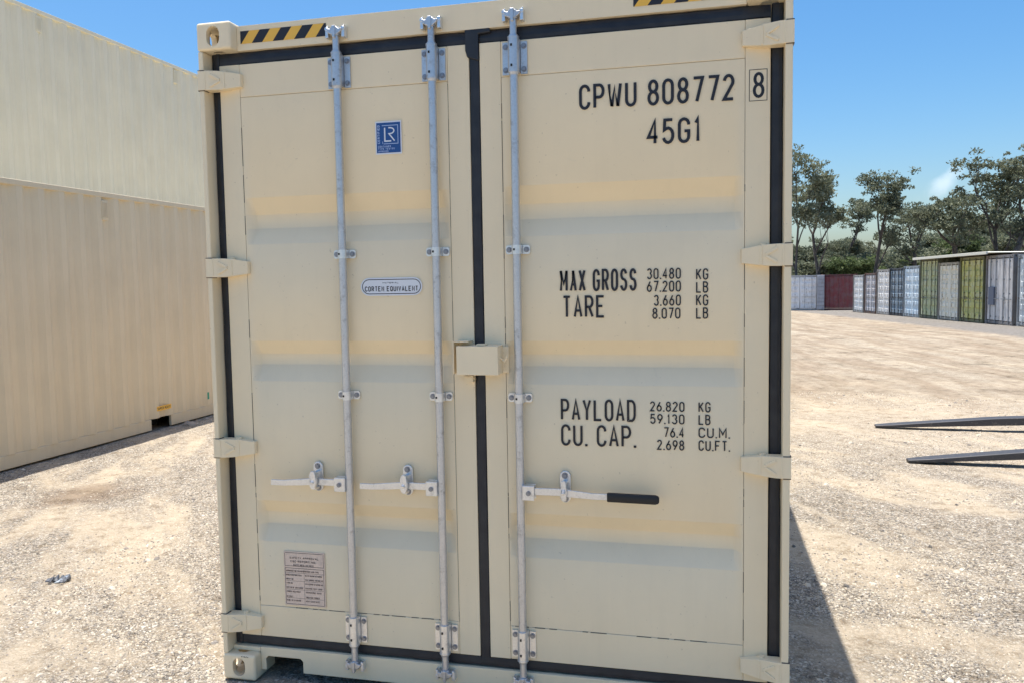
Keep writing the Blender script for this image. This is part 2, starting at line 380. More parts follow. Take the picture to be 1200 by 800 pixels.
    # pale sand sheet with fewer stones between 6 m and the tracks
    # grey crushed stone along the far row of containers
    dn = N(m, 'ShaderNodeVectorMath', operation='DOT_PRODUCT'); dn.inputs[1].default_value = (ROWN.x, ROWN.y, 0)
    sb = N(m, 'ShaderNodeVectorMath', operation='SUBTRACT'); sb.inputs[1].default_value = (ROW0.x, ROW0.y, 0)
    L(m, P, sb.inputs[0]); L(m, sb.outputs[0], dn.inputs[0])
    wob = N(m, 'ShaderNodeMath', operation='MULTIPLY_ADD', i_1=2.6); L(m, mn.outputs['Fac'], wob.inputs[0]); L(m, dn.outputs['Value'], wob.inputs[2])
    gr = N(m, 'ShaderNodeMapRange', interpolation_type='SMOOTHSTEP'); gr.inputs['From Min'].default_value = 4.4; gr.inputs['From Max'].default_value = 3.7
    L(m, wob.outputs[0], gr.inputs['Value'])
    grey = ramp(m, sep.outputs[1], [(0,(.15,.14,.135)),(.5,(.27,.255,.245)),(1,(.40,.38,.36))])
    c = mixc(m, gr.outputs[0], c, grey)
    # brown stain on the left ground
    st = N(m, 'ShaderNodeVectorMath', operation='DISTANCE'); st.inputs[1].default_value = (-3.15, 2.75, 0); L(m, P, st.inputs[0])
    sw = N(m, 'ShaderNodeMath', operation='MULTIPLY_ADD', i_1=.9); L(m, mn.outputs['Fac'], sw.inputs[0]); L(m, st.outputs['Value'], sw.inputs[2])
    sr = N(m, 'ShaderNodeMapRange', interpolation_type='SMOOTHSTEP'); sr.inputs['From Min'].default_value = .98; sr.inputs['From Max'].default_value = .62; sr.inputs['To Max'].default_value = .55
    L(m, sw.outputs[0], sr.inputs['Value']); c = mixc(m, sr.outputs[0], c, (.22,.15,.10))
    c = mixc(m, 1.0, c, (.88,.865,.825), 'MULTIPLY')
    mq = N(m, 'ShaderNodeTexNoise', i_Scale=6.5, i_Detail=9, i_Roughness=.78); L(m, P, mq.inputs['Vector'])
    c = mixc(m, 1.0, c, ramp(m, mq.outputs['Fac'], [(.36,(.60,.56,.51)),(.47,(.95,.94,.93)),(.66,(1.08,1.08,1.08))]), 'MULTIPLY')
    L(m, c, b.inputs['Base Color'])
    hs_ = N(m, 'ShaderNodeMath', operation='MULTIPLY_ADD'); L(m, v.outputs['Distance'], hs_.inputs[0]); hs_.inputs[1].default_value = -.9; L(m, fn.outputs['Fac'], hs_.inputs[2])
    b1 = N(m, 'ShaderNodeBump', i_Strength=.9, i_Distance=.014); L(m, hs_.outputs[0], b1.inputs['Height'])
    b2 = N(m, 'ShaderNodeBump', i_Strength=.7, i_Distance=.05); L(m, fq.outputs['Fac'], b2.inputs['Height']); L(m, b1.outputs[0], b2.inputs['Normal'])
    L(m, b2.outputs[0], b.inputs['Normal'])
    return m
# row of far containers: line in (lateral, depth)
def rowpt(u):
    k = (u-600)/FPX; dep = 13.58/(k-.1656)
    p = at_depth(u, dep); return Vector((p.x, p.y, 0))
ROW0 = rowpt(1191); _d = (rowpt(1000)-ROW0).normalized(); ROWN = Vector((-_d.y, _d.x, 0))
if ROWN.dot(CAMP-ROW0) < 0: ROWN = -ROWN
M_ground = ground_mat()
tag(obj('ground', gm, M_ground, smooth=True), kind='structure')

# loose stones, real geometry, thickest where the gravel patches are
def pebble_mat():
    m = mat('loose_stone', (.5,.45,.4), .9, spec=.2); b = m.node_tree.nodes['Principled BSDF']
    g = N(m, 'ShaderNodeNewGeometry')
    L(m, ramp(m, g.outputs['Random Per Island'], [(0,(.14,.13,.12)),(.2,(.32,.29,.26)),(.45,(.50,.43,.33)),(.75,(.62,.54,.43)),(1,(.66,.61,.53))]), b.inputs['Base Color'])
    return m
def pebbles():
    rs = np.random.RandomState(7); V = []; F = []
    n = 100000
    base = np.array([(1,0,0),(.3,.95,0),(-.8,.6,0),(-.8,-.6,0),(.3,-.95,0),(.5,.2,.75),(-.45,.35,.8),(-.1,-.6,.7)])
    fb = [(0,1,5),(1,2,6),(1,6,5),(2,3,6),(3,4,7),(3,7,6),(4,0,7),(0,5,7),(5,6,7)]
    cnt = 0
    while cnt < n:
        # density falls with distance from the camera
        th = rs.uniform(-.75, .75)+.0; r = 2.7*math.exp(rs.uniform(0, 1.62))
        f = Vector((FW.x, FW.y, 0)).normalized(); s = Vector((R2.x, R2.y, 0)).normalized()
        x = CAMP.x + f.x*r*math.cos(th) + s.x*r*math.sin(th); y = CAMP.y + f.y*r*math.cos(th) + s.y*r*math.sin(th)
        if .01 < x < 2.43 and .0 < y < 12: continue
        if x < -4.66: continue
        pa = .5+nzf(x*.8, y*1.6, .9, 2)*1.3+nzf(x, y, 3.5, 8)*.5
        if rs.rand() > max(.05, min(1, pa)): cnt += .35; continue
        sz = .0028+.0050*rs.rand()**2.0 + (.012 if rs.rand() < .006 else 0)
        sz *= 1+.05*max(0, r-4)
        a = rs.uniform(0, 6.28); ca, sa = math.cos(a), math.sin(a)
        sc = sz*rs.uniform(.7, 1.3, 3); sc[2] *= .8
        q = (base+rs.uniform(-.18,.18,base.shape))*sc
        px = q[:,0]*ca-q[:,1]*sa+x; py = q[:,0]*sa+q[:,1]*ca+y; pz = q[:,2]+gh(x, y)-.0005
        o = len(V)
        V += list(zip(px, py, pz)); F += [(i+o, j+o, k+o) for i, j, k in fb]
        cnt += 1
    mb = MB(); mb.v = V; mb.f = F; mb.m = [0]*len(F)
    o = obj('loose_gravel', mb, pebble_mat())
    tag(o, 'loose grey and tan crushed stones scattered over the sandy yard', 'gravel', kind='stuff')
pebbles()

# ================================================================== CONTAINER SHELL
def corr_wall(mb, axis_, a0, a1, z0, z1, c, sgn, depth=.036, pitch=.278, mi=0):
    """vertically corrugated sheet. axis_ 'y': runs along y at x=c, outer side towards sgn*x; axis_ 'x' likewise"""
    prof = [(0,0),(.072,0),(.072+.067,1),(.072+.067+.072,1)]
    pts = []; a = a0
    n = max(1, int(round((a1-a0)/pitch))); p = (a1-a0)/n; k = p/.278
    for i in range(n):
        for q, d in prof: pts.append((a0+i*p+q*k, d))
    pts.append((a1, 0))
    o = len(mb.v)
    for q, d in pts:
        off = c-sgn*depth*d
        for z in (z0, z1): mb.v.append((off, q, z) if axis_ == 'y' else (q, off, z))
    for i in range(len(pts)-1):
        f = (o+2*i, o+2*i+1, o+2*i+3, o+2*i+2)
        flip = (sgn > 0) if axis_ == 'y' else (sgn < 0)
        mb.f.append(tuple(reversed(f)) if flip else f); mb.m.append(mi)

_cast_cache = {}
def casting_mesh(mx_, my_, mz_):
    """corner fitting .162 x .178 x .118 with oval openings, origin at the outer corner, growing +x +y +z; mirrored by flags"""
    key = (mx_, my_, mz_)
    if key in _cast_cache: return _cast_cache[key]
    if 'base' not in _cast_cache:
        a = MB().box(0,.162,0,.178,0,.118); me = D.meshes.new('tmp'); me.from_pydata(a.v, [], a.f); o = D.objects.new('tmp', me); COL.objects.link(o)
        bv = o.modifiers.new('b','BEVEL'); bv.width = .012; bv.segments = 4
        cut = []
        def cutter(mb_):
            me2 = D.meshes.new('cut'); me2.from_pydata(mb_.v, [], mb_.f)
            bm = bmesh.new(); bm.from_mesh(me2); bmesh.ops.recalc_face_normals(bm, faces=bm.faces); bm.to_mesh(me2); bm.free()
            c_ = D.objects.new('cut', me2); COL.objects.link(c_); cut.append(c_)
            md = o.modifiers.new('x','BOOLEAN'); md.operation = 'DIFFERENCE'; md.object = c_; md.solver = 'EXACT'
        cutter(MB().box(.026,.140,.024,.156,.022,.098))
        def oval(cx, cy, w_, h_, n=10):
            r = w_/2; st = h_/2-r
            return [(cx+r*math.cos(t), cy+st+r*math.sin(t)) for t in [PI*i/n for i in range(n+1)]]+[(cx-r*math.cos(t), cy-st-r*math.sin(t)) for t in [PI*i/n for i in range(n+1)]]
        pts = oval(.080,.060,.062,.084); q = MB(); q.prism_xz(pts, -.02, .05); cutter(q)               # front hole
        pts = oval(.089,.060,.052,.080); q = MB(); q.prism_xz(pts, -.02, .05); q.v = [(y, x, z) for x, y, z in q.v]; cutter(q)   # side hole
        pts = oval(.081,.089,.064,.124); q = MB(); q.prism_xz(pts, .06, .14); q.v = [(x, z, y) for x, y, z in q.v]; cutter(q)    # top hole
        dg = bpy.context.evaluated_depsgraph_get(); me3 = D.meshes.new_from_object(o.evaluated_get(dg))
        for c_ in cut: D.objects.remove(c_)
        D.objects.remove(o)
        _cast_cache['base'] = ([tuple(v.co) for v in me3.vertices], [tuple(p.vertices) for p in me3.polygons])
    vs, fs = _cast_cache['base']
    s = (-1 if mx_ else 1, -1 if my_ else 1, -1 if mz_ else 1)
    vs = [(v[0]*s[0], v[1]*s[1], v[2]*s[2]) for v in vs]
    if s[0]*s[1]*s[2] < 0: fs = [tuple(reversed(f)) for f in fs]
    _cast_cache[key] = (vs, fs); return _cast_cache[key]

def shell(P, W, Ln, H, Mw, Mf, ox=0, oy=0, oz=0, local=False, castings=True, pockets=None, front=True):
    """everything of a container but its door leaves; door end at y=oy, interior towards +y"""
    kw = dict(local=local)
    X0, X1, Y0, Y1 = ox, ox+W, oy, oy+Ln
    for sx in (0, 1):
        mb = MB(); s = 1 if sx else -1; c = (X1-.012) if sx else (X0+.012)
        corr_wall(mb, 'y', Y0+.17, Y1-.12, oz+.15, oz+H-.055, c, s)
        obj('side_wall', mb, Mw, P, **kw)
        mb = MB(); a, b_ = (X1-.06, X1-.022) if sx else (X0+.022, X0+.06)
        ya = Y0+.17
        segs = []
        for p0, p1 in (pockets or []): segs.append((ya, p0)); ya = p1
        segs.append((ya, Y1-.17))
        for p, q in segs: mb.box(a, b_, p, q, oz+.012, oz+.149)
        obj('bottom_rail', mb, Mf, P, bevel=.006, **kw)
        if pockets:
            for p0, p1 in pockets:
                if 1:
                    q = MB(); a_ = (X1-.26) if sx else (X0+.25); q.box(a_, a_+.01, p0-.02, p1+.02, oz+.02, oz+.14)
                    obj('fork_pocket_shade', q, M_dark, P, **kw)  # black sheet set behind the opening as painted shade
        mb = MB(); a, b_ = (X1-.062, X1-.006) if sx else (X0+.006, X0+.062)
        mb.box(a, b_, Y0+.17, Y1-.17, oz+H-.062, oz+H-.004)
        obj('top_rail', mb, Mf, P, bevel=.006, **kw)
    mb = MB(); n = int(Ln/.2)
    for i in range(n):   # roof: shallow transverse corrugation
        a = Y0+.17+(Ln-.3)*i/n; s = (Ln-.3)/n
        z = oz+H-.028
        mb.add([(X0+.06,a,z),(X1-.06,a,z),(X0+.06,a+s*.4,z),(X1-.06,a+s*.4,z),(X0+.06,a+s*.5,z+.02),(X1-.06,a+s*.5,z+.02),(X0+.06,a+s*.9,z+.02),(X1-.06,a+s*.9,z+.02),(X0+.06,a+s,z),(X1-.06,a+s,z)],
               [(0,1,3,2),(2,3,5,4),(4,5,7,6),(6,7,9,8)])
    obj('roof', mb, Mw, P, **kw)
    mb = MB(); corr_wall(mb, 'x', X0+.12, X1-.12, oz+.14, oz+H-.11, Y1-.02, 1)
    mb.box(X0+.005, X0+.125, Y1-.12, Y1-.004, oz+.118, oz+H-.118); mb.box(X1-.125, X1-.005, Y1-.12, Y1-.004, oz+.118, oz+H-.118)
    mb.box(X0+.162, X1-.162, Y1-.09, Y1-.006, oz+H-.11, oz+H-.006); mb.box(X0+.162, X1-.162, Y1-.09, Y1-.006, oz+.012, oz+.14)
    obj('end_wall', mb, Mw, P, **kw)
    mb = MB(); mb.box(X0+.07, X1-.07, Y0+.2, Y1-.15, oz+.15, oz+.178)
    obj('floor_panel', mb, M_dark, P, **kw)
    if castings:
        for sx in (0, 1):
            for sy in (0, 1):
                for sz in (0, 1):
                    vs, fs = casting_mesh(sx, sy, sz)
                    q = MB(); q.add([((X1 if sx else X0)+v[0], (Y1 if sy else Y0)+v[1], oz+(H if sz else 0)+v[2]) for v in vs], fs)
                    obj('corner_casting', q, Mf, P, **kw)

# ================================================================== MAIN CONTAINER
W, H, LN = 2.438, 2.896, 12.192
YF = .060                 # face of the door leaves
main = thing('shipping_container', (W/2, LN/2, 0), 'big cream container in the foreground with closed doors, locking rods and CPWU markings', 'shipping container')
shell(main, W, LN, H, M_cream, M_cream)
# front frame
q = MB()
for x0, x1 in ((.003,.026),(W-.028,W-.003)):
    q.box(x0, x1, .004, .080, .119, H-.119)
q.box(.004,.11,.082,.165,.118,H-.118); q.box(W-.11,W-.004,.082,.165,.118,H-.118)
obj('corner_post', (lambda a: a)(MB().box(.003,.025,.004,.083,.119,H-.119).box(.0045,.105,.084,.165,.119,H-.119)), M_cream, main, bevel=.004)
obj('corner_post', MB().box(W-.030,W-.003,.004,.083,.119,H-.119).box(W-.105,W-.0045,.084,.165,.119,H-.119), M_cream, main, bevel=.004)
hd = obj('header', MB().box(.163,W-.163,.052,.16,2.780,2.884).box(.026,.162,.056,.16,2.7795,2.7775+.003), M_cream, main, bevel=.004)
# sill with two fork-lift openings
sill = MB(); zb = .035; zt = .140; ys_ = .050
px = [(.188,.372),(W-.372,W-.188)]
sill.prism_xz([(.163,zb),(.188,zb),(.188,.088),(.200,.100),(.360,.100),(.372,.088),(.372,zb),(W-.372,zb),(W-.372,.088),(W-.360,.100),(W-.200,.100),(W-.188,.088),(W-.188,zb),(W-.163,zb),(W-.163,zt),(.163,zt)], ys_, ys_+.010)
sill.box(.163,W-.163,ys_+.0105,.19,zt-.012,zt-.001); 
sill.box(.026,.1625,.048,.16,.1185,.139); sill.box(W-.1625,W-.026,.048,.16,.1185,.139)
obj('sill', sill, M_cream, main, bevel=.002)
obj('sill_shade_sheet', MB().box(.16,W-.16,.26,.27,.03,.14), M_dark, main)  # black sheet painting the dark depth behind the sill openings
# hazard stripes on the header
def hazard(x0, x1, z0, z1, y, parent, name='hazard_stripe'):
    mb = MB(); h = z1-z0; sh = .040; wd = (x1-x0)/8.05
    bounds = [-.5]+[.0035+wd*i for i in range(0, 10)]+[2]
    bl = True
    def clip(poly, xc, keep_right):
        out = []
        for i in range(len(poly)):
            a, b_ = poly[i], poly[(i+1)%len(poly)]
            ina = (a[0] >= xc) if keep_right else (a[0] <= xc); inb = (b_[0] >= xc) if keep_right else (b_[0] <= xc)
            if ina: out.append(a)
            if ina != inb:
                t_ = (xc-a[0])/(b_[0]-a[0]); out.append((xc, a[1]+t_*(b_[1]-a[1])))
        return out
    for i in range(len(bounds)-1):
        a, b_ = x0+bounds[i], x0+bounds[i+1]
        poly = clip(clip([(a,z0),(b_,z0),(b_+sh,z1),(a+sh,z1)], x0, True), x1, False)
        if len(poly) > 2: mb.add([(p[0], y, p[1]) for p in poly], [tuple(range(len(poly)))], 0 if bl else 1)
        bl = not bl
    return obj(name, mb, [M_ink, M_yel], parent)
hz1 = hazard(.181,.582,2.808,2.861,.0505, main); hz2 = hazard(1.858,2.259,2.808,2.861,.0505, main)
# gaskets
def gbar(mb, p0, p1, wd, dep=.05, y=.066, seed=0, seg=30):
    """soft rubber bar in the door plane with a slightly uneven edge and a rounded face"""
    p0, p1 = Vector(p0), Vector(p1); d = (p1-p0); n = Vector((-d.y, d.x)).normalized()
    prof = [(-.5,.030),(-.5,.006),(-.42,.001),(-.15,0),(.15,.0015),(.42,.004),(.5,.010),(.5,.030)]
    vs = []
    for i in range(seg+1):
        c = p0+d*(i/seg); e = .0045*noise.noise(Vector((i*.7, seed*3.1, 0))); e2 = .0045*noise.noise(Vector((i*.55, seed*5.3, 4)))
        for a, yy in prof:
            o = n*(a*wd+(e if a < 0 else e2)); vs.append((c.x+o.x, y+yy+(dep-.03 if yy == .03 else 0), c.y+o.y))
    k = len(prof)
    fs = [(i*k+j, i*k+j+1, (i+1)*k+j+1, (i+1)*k+j) for i in range(seg) for j in range(k-1)]
    fs += [tuple(range(k)), tuple(range(seg*k+k-1, seg*k-1, -1))]
    mb.add(vs, fs)
# door leaves
GRV = [(2.152,2.083,2.019,1.952),(1.527,1.472,1.421,1.353),(.814,.757,.700,.630)]
def leaf(x0, x1, xa, xb, name='door'):
    zb_, zt_ = .188, 2.726
    pz0, pz1 = .331, 2.586
    fr = MB()
    fr.box(x0, xa, YF, YF+.048, zb_, zt_); fr.box(xb, x1, YF, YF+.048, zb_, zt_)
    fr.box(xa+.0004, xb-.0004, YF+.0004, YF+.048, pz1, zt_-.0005); fr.box(xa+.0004, xb-.0004, YF+.0004, YF+.048, zb_+.0005, pz0)
    dr = obj(name, fr, M_cream, main, bevel=.003)
    # pressed panel, separate sub-part
    pn = MB(); g = .0013; dp = .036
    zs = [(pz1-g, 0)]
    for a, b_, c_, d_ in GRV:
        e = .0025
        zs += [(a+e,0),(a,.0012),(a-e,.004),(b_+e,dp-.004),(b_,dp-.0012),(b_-e,dp),(c_+e,dp),(c_,dp-.0012),(c_-e,dp-.004),(d_+e,.004),(d_,.0012),(d_-e,0)]
    zs.append((pz0+g, 0))
    xl, xr = xa+g, xb-g
    cols = [(xl,0),(xl+.006,.02),(xl+.030,.94),(xl+.040,1)]
    nmid = 10
    for i in range(1, nmid): cols.append((xl+.04+(xr-xl-.08)*i/nmid, 1))
    cols += [(xr-.040,1),(xr-.030,.94),(xr-.006,.02),(xr,0)]
    vs = []
    for z, d in zs:
        for x, k in cols:
            wv = .0016*noise.noise(Vector((x*2.3, z*2.1, x0)))
            vs.append((x, YF+.0018+d*k+(wv+.0008 if k == 1 else 0), z))
    n = len(cols)
    fs = [(i*n+j, (i+1)*n+j, (i+1)*n+j+1, i*n+j+1) for i in range(len(zs)-1) for j in range(n-1)]
    pn.add(vs, fs)
    obj('door_panel', pn, M_cream, dr, smooth=True)
    bk = MB().box(xa+.0005, xb-.0005, YF+.0475, YF+.050, pz0+.0005, pz1-.0005)
    # broken dark sealant bead round the panel
    rs = random.Random(int(x0*1000)); z = pz0+.02
    def bead(xa_, xb_, za_, zb2):
        bk.box(xa_, xb_, YF+.0003, YF+.003, za_, zb2)
    while z < pz1-.03:
        l_ = rs.uniform(.03, .3)
        for xx in (xa, xb):
            if rs.random() < .62: bead(xx-.0009, xx+.0012, z, min(z+l_*rs.uniform(.3,1), pz1-.01))
        z += l_
    x = xa+.02
    while x < xb-.05:
        l_ = rs.uniform(.03, .12)
        if rs.random() < .8: bead(x, min(x+l_*.7, xb-.01), pz0-.001, pz0+.0012)
        x += l_
    obj('panel_seam', bk, M_seam, dr)
    gk_l = x0 < .5
    if gk_l: bars = [((.046,.143),(.046,2.780),.040,1,.066),((.0665,2.7525),(1.183,2.7525),.052,2,.066),((.0665,.165),(1.2,.165),.045,3,.066)]
    else: bars = [((2.3855,.143),(2.3855,2.780),.044,4,.066),((1.2415,2.7525),(2.362,2.7525),.052,5,.066),((1.201,.165),(2.362,.165),.045,6,.066),((1.2195,.187),(1.2195,2.728),.0425,7,.0585)]
    for p_, q_, w_, sd_, y_ in bars:
        gk = MB(); gbar(gk, p_, q_, w_, seed=sd_, y=y_); obj('door_gasket', gk, M_rub, dr, fix=True)
    if not gk_l:
        obj('gasket_flap', MB().prism_xz([(1.192,2.672),(1.240,2.655),(1.241,2.760),(1.292,2.764),(1.285,2.786),(1.183,2.784),(1.184,2.700)], .0525, .068), M_rub, dr, bevel=.005)
    return dr
dL = leaf(.0665, 1.1975, .163, 1.106); dR = leaf(1.2415, 2.3615, 1.330, 2.271)
dL['label'] = 'left door leaf with two locking rods, blue sticker and metal plate'; dR['label'] = 'right door leaf with one locking rod and black weight markings'
# hinges
HZ = (2.654, 1.851, 1.056, .258)
def hinge(z, side, parent):
    X = (lambda a: a) if side == 0 else (lambda a: W-a)
    mb = MB()
    out = [(.016,-.038,.038,.006),(.030,-.041,.041,.000),(.050,-.041,.041,.003),(.085,-.040,.040,.014),(.108,-.038,.038,.022),(.178,-.028,.027,.040),(.180,-.027,.026,.050)]
    vs = []
    for a, lo, hi, y in out: vs += [(X(a), y, z+lo), (X(a), y, z+hi), (X(a), .0605 if a > .064 else .058, z+hi), (X(a), .0605 if a > .064 else .058, z+lo)]
    fs = []
    for i in range(len(out)-1):
        for j in range(4): fs.append((i*4+j, i*4+(j+1)%4, (i+1)*4+(j+1)%4, (i+1)*4+j))
    e = (len(out)-1)*4; fs += [(0,1,2,3),(e+3,e+2,e+1,e)]
    mb.add(vs, fs)
    # raised webs forming the arrow pattern and rib
    def web(p, q_, th=.0055, w_=.0050):
        p, q_ = Vector(p), Vector(q_); d = (q_-p).normalized(); n = Vector((-d.y, d.x))*w_
        def yy(a): 
            for k in range(len(out)-1):
                if out[k][0] <= a <= out[k+1][0]:
                    t_ = (a-out[k][0])/(out[k+1][0]-out[k][0]); return out[k][3]+t_*(out[k+1][3]-out[k][3])
            return .03
        pts = [p+n, p-n, q_-n, q_+n]
        mb.add([(X(a.x), yy(a.x)-th, z+a.y) for a in pts]+[(X(a.x), yy(a.x)+.002, z+a.y) for a in pts], [(0,1,2,3),(0,4,5,1),(1,5,6,2),(2,6,7,3),(3,7,4,0)])
    web((.054,.026),(.094,.002)); web((.054,-.026),(.094,-.002)); web((.110,-.034),(.110,.034), .003, .004); web((.032,-.038),(.032,.038),.002,.0035)
    # knuckle flush with the post and pin
    mb.box(min(X(-.001),X(.030)), max(X(-.001),X(.030)), .0005, .05, z-.0405, z+.0405)
    obj('hinge', mb, M_cream, parent, bevel=.0015, fix=True)
    for s in (-1, 1):
        g = MB(); g.box(min(X(-.0015),X(.0275)), max(X(-.0015),X(.0275)), .0015, .04, z+s*.0425-.0016, z+s*.0425+.0016); obj('hinge_gap', g, M_seam, parent)
    g = MB(); g.tube((X(.1),.045,z+.036),(X(.1),.045,z+.0445),.013,n=10); obj('hinge_pin', g, M_cream, parent)
for z in HZ: hinge(z, 0, dL); hinge(z, 1, dR)
# locking rods
def bolt(mb, x, y, z, r=.0085, h=.007):
    mb.tube((x,y,z),(x,y-h*.4,z), r*1.35, n=12); return mb.tube((x,y-h*.4,z),(x,y-h,z), r, r*.85, n=6)
def rod(x, dr, sidex):
    yc = .030
    mb = MB(); mb.tube((x,yc,.205),(x,yc,2.722),.0165,n=20)
    mb.tube((x,yc,2.722),(x,yc,2.80),.0145,n=16); mb.tube((x,yc,.13),(x,yc,.205),.0145,n=16)
    mb.tube((x,yc,2.722),(x,yc,2.737),.0205,.0175,n=16); mb.tube((x,yc,.190),(x,yc,.205),.0175,.0205,n=16)
    mb.tube((x,yc,2.594),(x,yc,2.582),.021,.018,n=16)
    obj('locking_rod', mb, M_galv, dr, smooth='auto')
    # cams: lugged heads that hook behind keepers on the frame
    for zc, s in ((2.815, 1), (.112, -1)):
        c = MB()
        c.tube((x,yc,zc-.018*s),(x,yc,zc+.018*s),.021,.019,n=12)
        c.prism_xz([(x-.030,zc-.007),(x-.016,zc-.014),(x+.016,zc-.014),(x+.030,zc-.004),(x+.034,zc+.010),(x+.020,zc+.008),(x+.008,zc+.018),(x-.010,zc+.018),(x-.018,zc+.008),(x-.034,zc+.012)], yc-.018, yc+.016)
        c.prism_xz([(x-.006,zc-.030),(x+.006,zc-.030),(x+.008,zc+.020),(x-.008,zc+.020)], yc-.024, yc)
        obj('rod_cam', c, M_galv, dr, bevel=.003)
        for a in (-1, 1):
            k = MB()   # keeper welded on header / sill
            k.prism_xz([(x+a*.036-.007,zc-.026),(x+a*.036+.007,zc-.026),(x+a*.036+.006,zc+.024*(1 if s>0 else .6)),(x+a*.036-.006,zc+.018)], yc-.010, .051)
            k.tube((x+a*.036,yc-.012,zc+.010*s),(x+a*.036,yc-.002,zc+.010*s),.009,n=8)
            obj('cam_keeper', k, M_galvl, main, bevel=.002)
    # end brackets
    for z0, z1 in ((2.590,2.716),(.204,.318)):
        b_ = MB(); 
        b_.box(x-.050,x-.024,.052,.0592,z0,z1); b_.box(x+.024,x+.050,.052,.0592,z0,z1)
        b_.tube((x,yc,z0+.002),(x,yc,z1+.008),.0222,n=22); b_.box(x-.0224,x+.0224,yc,.058,z0+.003,z1+.006)
        b_.tube((x,yc,(z1+.008) if z0 > 1 else (z0-.004)),(x,yc,(z1+.014) if z0 > 1 else (z0+.0019)),.0235,n=22)
        obj('rod_bracket', b_, M_galvl if z0 < 1 else M_galv, dr, smooth='auto')
        for zz in (z0+.018, z1-.018):
            for s in (-1, 1): obj('bolt', bolt(MB(), x+s*.037, .052, zz), M_bolt, dr)
        for zz in (z0+.026, z1-.022):
            q = MB(); q.box(x-.0075,x-.0005,yc-.0250,yc-.02,zz-.0045,zz+.0045)
            obj('slot_shade', q, M_dark, dr)  # small black block, painted shade of a hole
    # guide straps
    for zc in (1.897, 1.298):
        b_ = MB(); b_.tube((x,yc,zc-.018),(x,yc,zc+.018),.0200,n=22); b_.box(x-.0198,x+.0198,yc,.054,zc-.0175,zc+.0175)
        b_.prism_xz([(x-.050,zc-.012),(x-.044,zc-.018),(x-.021,zc-.018),(x-.021,zc+.018),(x-.044,zc+.018),(x-.050,zc+.012)], .052, .0592)
        b_.prism_xz([(x+.021,zc-.018),(x+.044,zc-.018),(x+.050,zc-.012),(x+.050,zc+.012),(x+.044,zc+.018),(x+.021,zc+.018)], .052, .0592)
        obj('rod_strap', b_, M_galvl, dr, smooth='auto')
        for s in (-1, 1): obj('bolt', bolt(MB(), x+s*.036, .052, zc, .0085), M_bolt, dr)
        obj('slot_shade', MB().box(x-.010,x-.003,yc-.0215,yc-.015,zc-.004,zc+.004), M_dark, dr)  # black block painting the shaded hole in the strap
